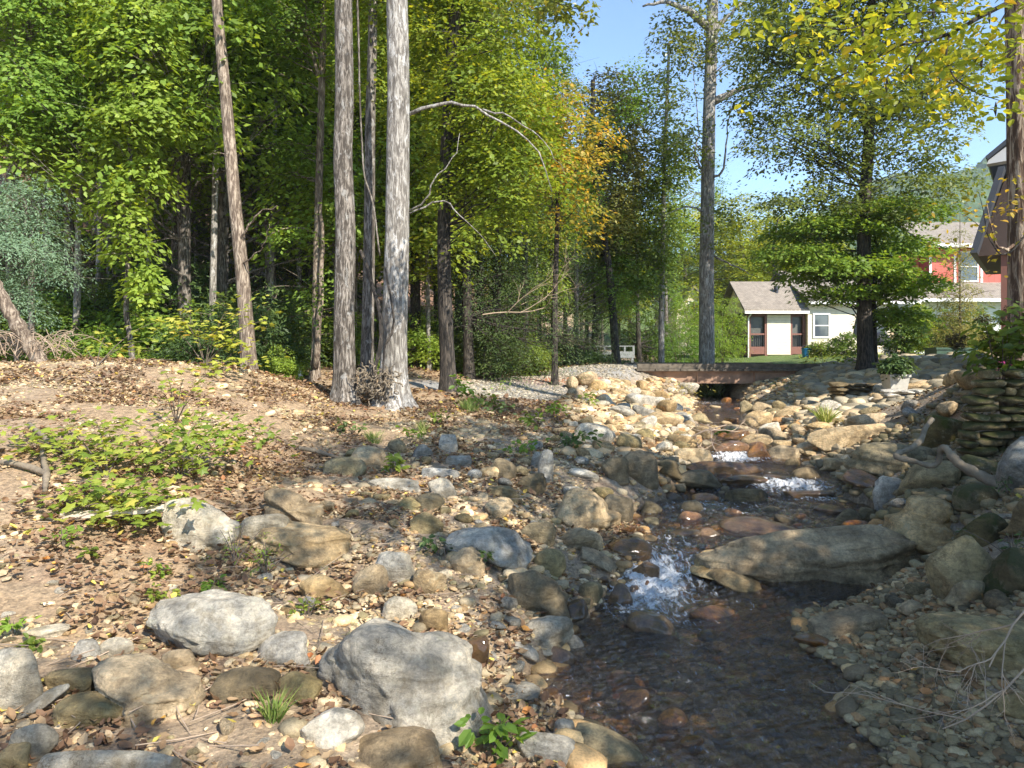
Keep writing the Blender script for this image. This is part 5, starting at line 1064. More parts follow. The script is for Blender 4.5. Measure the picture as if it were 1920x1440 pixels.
# ------------------------------------------------------------------ driftwood and roots
def stick(name, pts_, rad, mat, label, cat, seed=1, seg=10, group=None, n=40):
    g = rs(seed); q_ = np.array(pts_, float); s_ = np.linspace(0, 1, len(q_)); tt = np.linspace(0, 1, n); p_ = np.stack([np.interp(tt, s_, q_[:, i]) for i in range(3)], 1)
    for _ in range(3): p_[1:-1] = p_[:-2]*.25+p_[1:-1]*.5+p_[2:]*.25
    r_ = np.interp(tt, np.linspace(0, 1, len(rad)), rad)*(1+.1*g.normal(0, 1, n)); mb = MB(); mb.tube(p_-p_[0], r_, seg); o = obj(name, mb.mesh(name, True), M[mat], None, p_[0]); return tag(o, label, cat, group)
rp = [(1748, 786, 9.9), (1734, 803, 9.8), (1728, 825, 9.6), (1706, 843, 9.5), (1682, 850, 9.4), (1680, 858, 9.3), (1712, 864, 9.2), (1745, 875, 9.1), (1760, 868, 9.1), (1763, 845, 9.1), (1772, 838, 9.), (1785, 855, 8.9), (1800, 872, 8.8), (1853, 899, 8.6), (1892, 922, 8.4), (1935, 950, 8.2), (1990, 990, 8.)]
stick('tree_root', [P(*a) for a in rp], [.03, .035, .04, .04, .035, .035, .04, .045, .055, .065, .075, .08], 'drift', 'crooked grey root snaking down over the right bank boulders', 'root', 3, 12, n=90)
# dead twigs over the pebble bar
def twigs(name, start, dirv, L0, label, seed, mat, depth=4, rad=.012, root=None, cat='branch', spread=.5):
    g = rs(seed); mb = MB(); a0 = np.array(start, float)
    def go(p, v, L_, r_, k):
        q_ = [p]; 
        for i in range(5): v = v+g.normal(0, .12, 3); v /= np.linalg.norm(v); q_.append(q_[-1]+v*L_/5)
        mb.tube(np.array(q_)-a0, np.linspace(r_, r_*.55, 6), 5, cap=False)
        if k: 
            for i in g.choice([2, 3, 4, 5], 2+(k > 1), replace=False): go(q_[i], v+g.normal(0, spread, 3), L_*g.uniform(.45, .75), r_*.6, k-1)
    dv = np.array(dirv, float); go(a0, dv/np.linalg.norm(dv), L0, rad, depth); o = obj(name, mb.mesh(name, True), M[mat], root, a0 if root is None else (0, 0, 0))
    return tag(o, label, cat) if root is None else o
twigs('dead_branch', P(1945, 1120, 4.1), (-1, -.25, -.6), .62, 'bare grey dead branch reaching down over the pebble bar', 71, 'drybr', 4, .007)
twigs('dead_branch', P(1945, 1230, 4.2), (-1, -.2, -.35), .7, 'thin bare twig below the dead branch at the right edge', 72, 'drybr', 3, .007)
twigs('dead_branch', P(1270, 838, 14.8), (.6, -.1, .25), 1.1, 'tangle of grey driftwood twigs lodged on the rocks under the bridge view', 73, 'drybr', 4, .028, spread=.9)
twigs('dead_branch', P(905, 590, 22), (1, 0, .2), 1.9, 'bare pale fallen branches in the shade beyond the black trunk', 74, 'drybr', 4, .022, spread=.55)
twigs('dead_branch', P(1010, 560, 26), (-.9, 0, -.3), 2., 'bare pale dead limb leaning through the dark hemlocks', 75, 'drybr', 4, .022, spread=.55)
twigs('dead_branch', P(330, 380, 22), (-.4, 0, .5), 4.2, 'large bare brown dead bough in the upper left wood', 76, 'drybr', 5, .05, spread=.6)
twigs('dead_branch', P(352, 250, 24), (-.7, 0, -.3), 4., 'fan of brown dead twigs high in the left wood', 77, 'drybr', 5, .04, spread=.6)
stick('fallen_trunk', [P(-30, 500, 13.4), P(10, 570, 13.4), P(45, 630, 13.5), P(72, 672, 13.6), P(80, 690, 13.6)], [.12, .12, .13, .14, .15], 'bark_t', 'broken pale tan trunk leaning at the left edge of the mound', 'tree trunk', 5, 14)
bp = empty('brush_pile', P(40, 668, 13.8), 'tangle of dry brown brush around the broken leaning trunk', 'brush'); g = rs(81); mb = MB()
for i in range(120):
    a = g.uniform(-1, .9), g.uniform(-.4, .4); th = g.uniform(0, 3.14); L_ = g.uniform(.4, 1.1); p_ = [np.array([a[0]-math.cos(th)*L_/2, a[1], -.05+g.uniform(0, .2)]), np.array([a[0], a[1]+g.normal(0, .1), g.uniform(.15, .75)]), np.array([a[0]+math.cos(th)*L_/2, a[1]+g.normal(0, .2), g.uniform(-.05, .55)])]
    tt = np.linspace(0, 1, 7)[:, None]; mb.tube(p_[0]*(1-tt)**2+2*p_[1]*tt*(1-tt)+p_[2]*tt**2, .006, 4, cap=False)
mb.build('branches', M['drybr'], bp)
rt = empty('root_tangle', P(708, 742, 14.5), 'mass of brown roots and flood debris between the two big trunks', 'roots'); mb = MB(); g = rs(82)
for i in range(150):
    q_ = [np.array([g.uniform(-.38, .38), g.uniform(-.3, .25), g.uniform(0, .5)])]; v = g.normal(0, 1, 3)*[1, .6, .7]
    for k in range(9): v = v+g.normal(0, .8, 3); v /= np.linalg.norm(v); q_.append(q_[-1]+v*g.uniform(.02, .055))
    mb.tube(np.array(q_), g.uniform(.004, .016), 5, cap=False)
mb.build('roots', M['drift'], rt)
stick('vine', [P(676, 470, 15.0), P(688, 500, 14.8), P(700, 540, 14.7), P(712, 580, 14.5), P(716, 640, 14.4), P(700, 700, 14.4), P(706, 748, 14.5)], [.035, .04, .05], 'bark_d', 'dark woody vine hanging between the two big trunks', 'vine', 6, 8)
stick('vine', [P(722, 500, 14.45), P(733, 560, 14.4), P(739, 600, 14.4), P(735, 625, 14.4), P(721, 648, 14.4), P(718, 690, 14.4), P(722, 752, 14.5)], [.02, .025, .02], 'bark_d', 'thin dark vine curling up the front of the silvery trunk', 'vine', 7, 8)
stick('vine', [P(668, -60, 14.9), P(672, 60, 14.9), P(675, 200, 14.9), P(682, 330, 14.9), P(700, 380, 14.8), P(712, 480, 14.8)], [.02, .02, .02], 'bark_g', 'long pale vine hanging down beside the left big trunk', 'vine', 8, 6)
for i, (a, lb) in enumerate([([(560, 845, 10.6), (590, 838, 10.7), (640, 846, 10.6)], 'pale exposed root lying on the shaded slope'), ([(90, 905, 7.4), (60, 880, 7.5), (20, 860, 7.6), (-20, 862, 7.6)], 'bleached exposed root on the sandy bank at the left edge'),
        ([(55, 800, 9.0), (95, 845, 8.2), (130, 865, 7.9), (160, 850, 8.1)], 'dark weathered root running down through the maple seedlings'), ([(80, 860, 7.9), (88, 900, 7.4), (84, 940, 7.1)], 'twisted root hanging from the eroded sandy bank')]):
    q_ = []
    for (u, v, w) in a: x_, y_ = X(u, w), w; q_.append((x_, y_, Hf(x_, y_)+.05))
    stick('exposed_root', q_, [.03, .035, .02], 'drift', lb, 'root', 20+i, 8)
x_, y_, z_ = on(185, 982); x1_, y1_, z1_ = on(322, 968)
mb = MB(); ln = np.array([X(325, y_), 0, 0])[0]-X(60, y_); mb.box((-ln/2, -.07, 0), (ln/2, .07, .03)); o_ = obj('plank', mb.mesh('plank'), M['plank'], None, (x_, y_, z_+.07)); o_.rotation_euler = (R(8), R(-4), R(3)); tag(o_, 'pale weathered plank lying left of the white topped boulder', 'plank')
# ------------------------------------------------------------------ pots, boxes, bird, garden bits
x_, y_ = X(1678, 20.2), 20.2; zb_ = Z(737, 20.2); pt = empty('potted_plant', (x_, y_, zb_), 'square pale pot with a dark leafy plant on the terrace', 'potted plant')
mb = MB(); a, c = .21, .28; h_ = .52; V = np.array([[-a, -a, 0], [a, -a, 0], [a, a, 0], [-a, a, 0], [-c, -c, h_], [c, -c, h_], [c, c, h_], [-c, c, h_], [-c+.04, -c+.04, h_], [c-.04, -c+.04, h_], [c-.04, c-.04, h_], [-c+.04, c-.04, h_], [-c+.05, -c+.05, h_-.06], [c-.05, -c+.05, h_-.06], [c-.05, c-.05, h_-.06], [-c+.05, c-.05, h_-.06]])
mb.add(V, [[[0, 3, 2, 1]]+[[i, (i+1) % 4, (i+1) % 4+4, i+4] for i in range(4)]+[[i+4, (i+1) % 4+4, (i+1) % 4+8, i+8] for i in range(4)]+[[i+8, (i+1) % 4+8, (i+1) % 4+12, i+12] for i in range(4)]]); mb.box((-c-.015, -c-.015, h_-.07), (c+.015, -c-.0, h_-.0)); mb.build('pot', M['pot'], pt)
mb = MB(); mb.box((-c+.045, -c+.045, h_-.09), (c-.045, c-.045, h_-.05)); mb.build('soil', M['soil'], pt)
def foliage(root, blobs, clusters, per, Rr, size, shape, mat, seed, name='foliage', droop=.4, tb=0., flat=.3):
    g = rs(seed); cc, cen = blobpts(blobs, clusters, g, .4); V, f, t = sprays(cc, cen, per, Rr, size, shape, g, flat, droop, tb); return obj(name, mesh(name, V, [f], tint=t), M[mat], root)
foliage(pt, [(0, 0, .75, .42, .42, .28)], 60, 14, .14, .13, 'oval', 'g_drk', 90)
def stems(root, ends, rad=.008, mat='twig', name='stem'):
    mb = MB()
    for e in ends: e = np.array(e, float); tt = np.linspace(0, 1, 6)[:, None]; m_ = e*[.25, .25, .6]; mb.tube(2*m_*tt*(1-tt)+e*tt**2, np.linspace(rad, rad*.5, 6), 5, cap=False)
    return mb.build(name, M[mat], root)
stems(pt, [(.2, 0, .8), (-.2, .1, .8), (0, -.1, .9)])
dk = 27.; x_ = X(1793, dk); bxz = Z(684, dk); pb = empty('planter_box', (x_, dk, bxz), 'dark green rectangular box standing on the stone terrace', 'box')
mb = MB(); mb.box((-.72, 0, 0), (.72, .8, .56)); mb.build('body', M['green'], pb); mb = MB(); mb.box((-.76, -.04, .563), (.76, .84, .64)); mb.build('lid', M['green'], pb)
def ball(root, c, r, seed, mat, name):
    V, Fc = ico(3); V = V*(1+.18*fbm(V*4+seed, 3, seed))[:, None]*r+np.array(c); return obj(name, mesh(name, V, [Fc], smooth=False), M[mat], root)
# white bird on the far edge of the mound
x_, y_, z_ = on(568, 708); y_ = min(y_, 19.5); bd = empty('white_bird', (x_, y_, Hf(x_, y_)), 'small white bird with a dark crown standing at the edge of the wood', 'bird')
V, Fc = ico(3); B = V*np.array([.085, .1, .15]); B[:, 2] += .17; B[:, 1] -= B[:, 2]*.15; up = np.clip((B[:, 2]-.24)/.08, 0, 1)[:, None]; B[:, :2] *= (1-.45*up); Hd = V*np.array([.042, .05, .042])+[0, -.06, .335]
mb = MB(); mb.add(B, [Fc]); mb.build('body', M['feather'], bd, True); 
mb = MB(); mb.add(Hd, [Fc]); mb.tube([(0, -.05, .28), (0, -.06, .335)], [.05, .035], 10); mb.build('head', M['feather'], bd, True)
mb = MB(); mb.add(V*np.array([.044, .052, .03])+[0, -.058, .352], [Fc]); mb.tube([(0, -.1, .335), (0, -.16, .325)], [.012, .003], 6); mb.build('dark_crown', M['beak'], bd, True)
for s_ in (-1, 1): mb = MB(); mb.tube([(s_*.03, 0, .06), (s_*.03, -.01, -.01)], .007, 5); mb.tube([(s_*.03, 0, 0.005), (s_*.035, -.05, 0.003)], .008, 5); mb.build('leg', M['beak'], bd)
# things by the house wall
x_, y_ = X(1512, 40), 40.; o_ = empty('blue_bucket', (x_, y_, Hf(x_, y_)), 'blue bucket standing at the right end of the porch', 'bucket'); mb = MB(); mb.tube([(0, 0, 0), (0, 0, .5)], [.19, .26], 16); mb.tube([(0, 0, .5), (0, 0, .53)], [.28, .28], 16); mb.build('pail', M['blue'], o_)
mb = MB(); th = np.linspace(0, math.pi, 12); mb.tube(np.stack([.27*np.cos(th), 0*th, .5+.2*np.sin(th)], 1), .012, 5); mb.build('handle', M['dark'], o_)
x_, y_ = X(1650, 36), 36.; o_ = empty('covered_grill', (x_, y_, Hf(x_, y_)), 'grill under a black cover beside the dark oak trunk', 'grill'); V, Fc = ico(3); mb = MB(); Q = V.copy(); Q[:, 2] = np.clip(Q[:, 2], -.6, 1); mb.add(Q*[.5, .35, .42]+[0, 0, .78], [Fc]); mb.build('cover', M['black'], o_, True); mb = MB(); [mb.box((a-.03, b_-.03, -.1), (a+.03, b_+.03, .6)) for a in (-.35, .35) for b_ in (-.2, .2)]; mb.build('stand', M['dark'], o_)
x_, y_ = X(1607, 41), 41.; o_ = empty('patio_umbrella', (x_, y_, Hf(x_, y_)), 'closed dark grey patio umbrella left of the oak trunk against the cream wall', 'umbrella'); mb = MB(); mb.tube([(0, 0, 0), (0, 0, 2.2)], .025, 8); mb.build('pole', M['dark'], o_); mb = MB(); th = np.arange(16); mb.tube([(0, 0, 1.0), (0, 0, 1.35), (0, 0, 1.8), (0, 0, 2.22)], [.24, .20, .13, .02], 9); mb.build('canopy', M['dark'], o_)

# ------------------------------------------------------------------ small plants
M['litter'] = leafmat('fallen_leaves', [(0, (.09, .05, .03)), (.35, (.23, .13, .075)), (.6, (.32, .21, .115)), (.82, (.46, .34, .21)), (.88, (.46, .17, .07)), (.94, (.62, .38, .08)), (1, (.66, .52, .12))], .15, .8, 1.)
M['grassb'] = leafmat('grass_blades', [(0, (.10, .15, .03)), (.6, (.22, .28, .06)), (1, (.42, .38, .16))], .3, .6)
M['sap'] = leafmat('sapling_leaves', [(0, (.13, .20, .025)), (.5, (.29, .36, .05)), (.85, (.46, .47, .09)), (1, (.62, .48, .1))], .45, .5, 1.)
def plant(name, px, py, hpx, wpx, leaf, label, seed, n=40, size=.07, shape='oval', cat='plant', per=7, group=None):
    x, d, z = on(px, py); h_ = hpx*d/F; w = wpx*d/F/2; g = rs(seed); r_ = empty(name, (x, d, z), label, cat, group); e = [(g.normal(0, w*.5), g.normal(0, w*.4), h_*g.uniform(.55, 1)) for _ in range(max(3, n//10))]; stems(r_, e, .005, 'twig')
    foliage(r_, [(a, b_, c_*.75, w*.45, w*.45, h_*.3) for a, b_, c_ in e], max(6, n//per), per, w*.35, size, shape, leaf, seed+1, tb=.1); return r_
def grass(px, py, hpx, wpx, label, seed, n=120, group=None):
    x, d, z = on(px, py); h_ = hpx*d/F; w = wpx*d/F/2; g = rs(seed); a = g.uniform(0, 6.28, n); rr = g.rand(n)*w*.5; c = np.stack([np.cos(a)*rr, np.sin(a)*rr, np.zeros(n)-.01], 1); le = g.uniform(-1, 1, (n, 2))*.6
    u = np.stack([le[:, 0], le[:, 1], np.ones(n)], 1); nm = np.stack([np.cos(a), np.sin(a), .1+0*a], 1); s_ = h_*g.uniform(.5, 1.15, n); wd = .006/h_*1.2
    u /= np.linalg.norm(u, axis=1)[:, None]; nm -= (nm*u).sum(1)[:, None]*u; nm /= np.linalg.norm(nm, axis=1)[:, None]; v = np.cross(nm, u)
    T = np.array([[0, -1, 0], [0, 1, 0], [.6, .8, .06], [1, 0, .28], [.6, -.8, .06]]); V = c[:, None]+s_[:, None, None]*(T[None, :, 0:1]*u[:, None]+T[None, :, 1:2]*.02*v[:, None]+T[None, :, 2:3]*np.stack([le[:, 0], le[:, 1], -.4+0*a], 1)[:, None])
    o = obj('grass_tuft', mesh('grass_tuft', V.reshape(-1, 3), [np.array([[0, 1, 2, 4]])+np.arange(n)[:, None]*5, np.array([[4, 2, 3]])+np.arange(n)[:, None]*5], tint=np.repeat(g.rand(n), 5)), M['grassb'], None, (x, d, z)); return tag(o, label, 'grass', group)
def sapling(px, py, tops, label, seed, nleaf, size=.12, rr=(.5, .35, .18)):
    """young maple: arching stems and star shaped leaves in layers; tops = picture points at distance"""
    x, d, z = on(px, py); o = np.array([x, d, z]); g = rs(seed); r_ = empty('maple_sapling', o, label, 'sapling'); mb = MB(); C_ = []
    for (a, b_, dd) in tops:
        e = P(a, b_, dd)-o; e[2] = max(e[2], Hf(e[0]+o[0], e[1]+o[1])-o[2]+.12); m_ = e*[.5, .5, .8]+[0, 0, .1]; tt = np.linspace(0, 1, 9)[:, None]; q_ = 2*m_*tt*(1-tt)+e*tt**2; mb.tube(q_, np.linspace(.009, .003, 9), 5, cap=False)
        C_ += [q_[k]+g.normal(0, .05, 3) for k in (4, 5, 6, 7, 8)]
    mb.build('stem', M['twig'], r_, True); C_ = np.array(C_); k = g.randint(len(C_), size=nleaf); c = C_[k]+g.normal(0, 1, (nleaf, 3))*np.array(rr)*.45
    gz_ = H(c[:, 0]+o[0], c[:, 1]+o[1])-o[2]+.03; c[:, 2] = np.maximum(c[:, 2], gz_); nm = g.normal(0, .3, (nleaf, 3))+[0, -.15, 1]; u = g.normal(0, 1, (nleaf, 3))+[.2, -.4, -.1]
    V, f, t = leafset(c, nm, u, size*g.uniform(.55, 1.2, nleaf), 'map', np.clip(g.normal(.5, .22, nleaf), 0, 1)); obj('foliage', mesh('foliage', V, [f], tint=t), M['sap'], r_); return r_
sapling(330, 800, [(345, 710, 9.6), (300, 735, 9.5), (370, 745, 9.4), (338, 765, 9.5), (390, 705, 9.8), (310, 700, 9.6)], 'young maple with a bare stem rising above the seedling patch', 101, 46, .13, (.25, .25, .1))
sapling(200, 900, [(60, 840, 7.9), (110, 800, 8.4), (140, 860, 7.7), (30, 825, 8.2), (180, 790, 8.6), (200, 850, 7.8), (250, 830, 8.), (0, 815, 8.2)], 'low maple seedlings spreading over the left part of the sandy bank', 102, 340, .13)
sapling(340, 900, [(300, 800, 8.6), (360, 800, 8.6), (420, 790, 8.8), (460, 800, 8.8), (400, 830, 8.2), (350, 850, 7.9), (280, 860, 7.8), (230, 780, 8.8), (480, 815, 8.6)], 'widest maple seedling patch in the middle of the sandy bank', 103, 430, .13)
sapling(230, 975, [(110, 940, 6.8), (160, 950, 6.7), (200, 920, 6.9), (260, 905, 7.), (300, 940, 6.8), (340, 915, 7.), (150, 900, 7.1), (250, 960, 6.6), (140, 975, 6.5)], 'maple seedlings with larger leaves just above the weathered plank', 104, 300, .13)
sapling(385, 690, [(350, 590, 13.5), (430, 580, 13.6), (480, 560, 13.8), (400, 620, 13.4), (340, 600, 13.4), (440, 640, 13.4), (390, 690, 12.8), (470, 680, 13.), (290, 600, 13.6), (500, 600, 13.6)], 'yellow leaved maple sapling in front of the leaning trunk', 105, 330, .16, (.5, .4, .12))
sapling(180, 690, [(230, 655, 15), (270, 640, 15), (150, 650, 15), (200, 630, 15.2), (300, 605, 15.2)], 'small yellow green maple at the crest left of the sapling', 106, 120, .15, (.5, .4, .12))
PL = [('weed', 440, 1065, 70, 120, 'g_lit', 'straggly green weed growing between the white boulder and the tan slab', 60, .055, 'nar'), ('weed', 500, 1085, 70, 110, 'g_lit', 'bushy narrow leaved weed in front of the flat tan slab', 80, .06, 'nar'),
 ('seedling', 118, 1035, 50, 55, 'g_lit', 'bright seedling left of the white boulder', 16, .06, 'oval'), ('seedling', 175, 1055, 30, 40, 'g_mid', 'round leaved seedling in the sunny litter', 8, .06, 'oval'), ('seedling', 270, 1085, 40, 60, 'g_lit', 'seedling with one yellow leaf above the streaked boulder', 12, .06, 'oval'),
 ('seedling', 25, 1200, 50, 60, 'g_lit', 'green seedling beside the pale boulder at the left edge', 20, .055, 'oval'), ('seedling', 70, 1215, 20, 40, 'g_mid', 'tiny seedling right of the left edge boulder', 8, .05, 'oval'), ('weed', 580, 1160, 50, 60, 'g_mid', 'weed above the blunt grey stone', 30, .05, 'oval'),
 ('seedling', 285, 1128, 25, 70, 'g_mid', 'dark green creeping leaves on the streaked boulder', 18, .06, 'oval'), ('seedling', 400, 1108, 25, 50, 'g_lit', 'yellow green leaves right above the streaked boulder', 12, .06, 'oval'),
 ('leafy_plant', 935, 1430, 90, 130, 'g_lit', 'broad leaved bright plant at the bottom centre beside the largest boulder', 60, .10, 'oval'), ('leafy_plant', 905, 1075, 60, 60, 'g_drk', 'ivy like dark plant between the upright and flat boulders', 36, .07, 'oval'), ('leafy_plant', 820, 1045, 40, 50, 'g_drk', 'dark green sprig left of the upright rounded stone', 20, .07, 'oval'),
 ('leafy_plant', 735, 893, 60, 50, 'g_mid', 'upright green plant growing beside the tilted cobble', 30, .11, 'oval'), ('leafy_plant', 975, 852, 30, 70, 'g_lit', 'bright green clump in the sun patch on the bank', 70, .08, 'oval'), ('leafy_plant', 1010, 805, 40, 80, 'g_mid', 'green plant on the slope left of the riprap', 60, .12, 'oval'),
 ('leafy_plant', 1045, 790, 45, 50, 'g_lit', 'light leaved plant at the left foot of the riprap', 40, .12, 'oval'), ('leafy_plant', 1065, 850, 50, 70, 'g_drk', 'low dark plant below the riprap slope', 70, .11, 'oval'), ('leafy_plant', 855, 745, 40, 50, 'g_lit', 'green plant at the right of the black trunk', 60, .14, 'oval'),
 ('leafy_plant', 895, 765, 40, 60, 'g_mid', 'wispy plant between the black trunk and the drive', 40, .12, 'oval'), ('leafy_plant', 940, 780, 40, 60, 'g_drk', 'dark wispy plant on the shaded edge of the drive', 40, .12, 'oval'), ('leafy_plant', 735, 757, 40, 26, 'g_yel', 'yellow leaved sprig at the foot of the silvery trunk', 26, .13, 'oval'),
 ('leafy_plant', 660, 815, 30, 50, 'g_drk', 'green sprig on the slope below the big trunks', 50, .09, 'oval'), ('leafy_plant', 840, 800, 40, 60, 'g_mid', 'leafy sprout on the slope under the black trunk', 40, .1, 'oval'), ('leafy_plant', 770, 830, 34, 50, 'g_lit', 'yellow green sprout in the middle of the wooded slope', 40, .09, 'oval'),
 ('leafy_plant', 1366, 818, 30, 26, 'g_lit', 'green weed growing on the rocks in mid stream', 26, .14, 'oval'), ('fern', 1480, 740, 30, 70, 'g_mid', 'low greenery on the bank under the bridge', 60, .14, 'nar'), ('fern', 1275, 760, 40, 90, 'g_olv', 'straw green weeds on the far bank seen under the bridge', 90, .14, 'nar'),
 ('fern', 1900, 1060, 60, 90, 'g_drk', 'dark green fern in the shade at the right edge', 70, .07, 'nar'), ('fern', 1890, 935, 40, 60, 'g_drk', 'weeds hanging under the stacked wall', 50, .06, 'nar'), ('leafy_plant', 1545, 690, 44, 60, 'g_olv', 'small shrub at the right end of the bridge deck', 90, .12, 'oval'),
 ('leafy_plant', 1600, 690, 36, 60, 'g_mid', 'garden shrub between the bridge and the oak trunk', 90, .12, 'oval'), ('leafy_plant', 930, 735, 30, 60, 'g_lit', 'grassy green plant on the left verge of the gravel drive', 50, .12, 'nar'), ('leafy_plant', 1100, 765, 34, 46, 'g_mid', 'green sprout among the riprap stones', 40, .12, 'oval')]
for i, (nm, px, py, hh_, ww, lf, lb, n_, sz, shp) in enumerate(PL): plant(nm, px, py, hh_, ww, lf, lb, 400+i*3, n_, sz, shp)
grass(512, 1360, 75, 60, 'tuft of thin green grass between the foreground stones', 150, 90); grass(1548, 800, 46, 40, 'tuft of tall grass on the sunny right shore', 151, 160); grass(700, 830, 30, 60, 'dry grass on the shaded slope', 152, 120); grass(790, 812, 30, 60, 'sunlit grass in the middle of the slope', 153, 120); grass(1330, 742, 40, 120, 'long grass on the bank beneath the bridge', 154, 240); grass(880, 775, 34, 80, 'grass at the foot of the black trunk', 155, 160)
# shrubs against the house and the garden
def garden(name, px, d, h_, w_, leaf, label, seed, n, size, shape='dia', droop=.45, tb=0.):
    x_ = X(px, d); r_ = empty(name, (x_, d, Hf(x_, d)), label, 'shrub'); stems(r_, [(w_*.2, 0, h_*.7), (-w_*.2, 0, h_*.7), (0, .05, h_*.85)], .03)
    foliage(r_, [(0, 0, h_*.5, w_*.5, w_*.45, h_*.5), (w_*.2, 0, h_*.4, w_*.4, w_*.4, h_*.35), (-w_*.2, 0, h_*.4, w_*.4, w_*.4, h_*.35)], n, 34, .22, size, shape, leaf, seed, tb=tb, droop=droop); return r_
for a in [('garden_shrub', 1535, 40, 1.0, 1.4, 'g_mid', 'green garden shrub below the left window of the cream house', 501, 60, .13), ('garden_shrub', 1585, 37, 1.3, 1.6, 'g_mid', 'leafy shrub left of the oak trunk under the cream wall', 502, 80, .13), ('garden_shrub', 1722, 37, 2.9, 1.6, 'g_yel', 'yellow green young tree in front of the pale siding', 503, 120, .14),
          ('garden_shrub', 1695, 33, 2.2, 1.8, 'g_mid', 'leafy shrub right of the oak at the house corner', 504, 110, .14), ('garden_shrub', 1850, 31, 1.4, 1.6, 'g_mid', 'shrub right of the dark green box', 505, 80, .13), ('garden_shrub', 1770, 40, 2.2, 2.2, 'g_mid', 'green bush behind the dark green box', 506, 100, .15),
          ('garden_shrub', 1815, 34, 2.6, 3.0, 'g_mid', 'broad leafy bush hiding the pale wall right of the green box', 512, 170, .14), ('garden_shrub', 1745, 43, 3.0, 3.0, 'g_mid', 'tall bush against the pale siding left of the green box', 513, 160, .15), ('arborvitae', 1275, 40, 3.9, 2.8, 'g_lit', 'bright green arborvitae left of the tall pale trunk', 507, 330, .11, 'nar'), ('arborvitae', 1355, 40, 4.2, 2.6, 'g_lit', 'bright green arborvitae right of the tall pale trunk', 508, 330, .11, 'nar'), ('arborvitae', 1302, 44, 4.6, 3., 'g_lit', 'taller arborvitae directly behind the tall pale trunk', 509, 330, .12, 'nar'),
          ('garden_shrub', 1140, 37, 1.0, 3.4, 'g_drk', 'dark low shrub under the pale deck railing', 510, 120, .12), ('garden_shrub', 1210, 44, 3.4, 3., 'g_mid', 'bush between the thin trunks behind the bridge end', 511, 200, .15)]: garden(*a)
x_ = X(1800, 29); cf = tree('young_hemlock', (x_, 29, Hf(x_, 29)), [(x_, 29, Hf(x_, 29)-.1), (x_, 29, Z(600, 29)), (x_, 29, Z(400, 29))], [.06, .04, .01], [(x_, 29, Z(440+k*26, 29), .3+.16*k, .3+.16*k, .25) for k in range(9)], 'g_olv', 'twig', 'airy young hemlock rising behind the dark green box', clusters=230, per=46, Rr=.35, size=.10, shape='nar', seed=520, shell=.1, flat=.15, droop=.8, tb=-.2)
hy = empty('hydrangea', (X(1880, 10.8), 10.8, Hf(X(1880, 10.8), 10.8)), 'hydrangea with large dried brown flower heads at the right edge', 'shrub'); o = np.array(hy.location); g = rs(530); en = []
for i, (a, b_) in enumerate([(1852, 635), (1880, 600), (1900, 655), (1868, 655), (1905, 620), (1845, 600), (1893, 580), (1915, 690), (1925, 600)]):
    e = P(a, b_, 10.8+g.uniform(-.3, .3))-o; en.append(e); foliage(hy, [(*e, .09, .09, .08)], 26, 9, .04, .03, 'oval', 'g_dry', 540+i, 'flower_head', 0., flat=.6)
stems(hy, en, .01, 'twig'); foliage(hy, [(*(P(1895, 640, 10.8)-o), .55, .4, .6)], 46, 10, .2, .16, 'oval', 'g_mid', 531)
fl = empty('flowering_plant', (X(1880, 12), 12, Hf(X(1880, 12), 12)), 'magenta flowers with yellow green leaves above the stacked wall', 'flowers'); o = np.array(fl.location); c0 = P(1882, 682, 12)-o
foliage(fl, [(*c0, .2, .15, .09)], 20, 9, .08, .05, 'oval', 'petal', 532, 'petals'); foliage(fl, [(*(c0-[0, 0, .09]), .2, .15, .08)], 20, 9, .08, .06, 'oval', 'g_lit', 533); stems(fl, [c0+[.1, 0, 0], c0-[.1, 0, 0]], .006)
bk = empty('brown_headed_shrub', (X(1790, 24), 24, Hf(X(1790, 24), 24)), 'small round dried brown shrub in front of the dark green box', 'shrub'); o = np.array(bk.location); foliage(bk, [(*(P(1795, 640, 24)-o), .3, .3, .26)], 60, 14, .09, .07, 'oval', 'g_dry', 560, 'flower_head', 0., flat=.6); stems(bk, [P(1795, 648, 24)-o], .03)
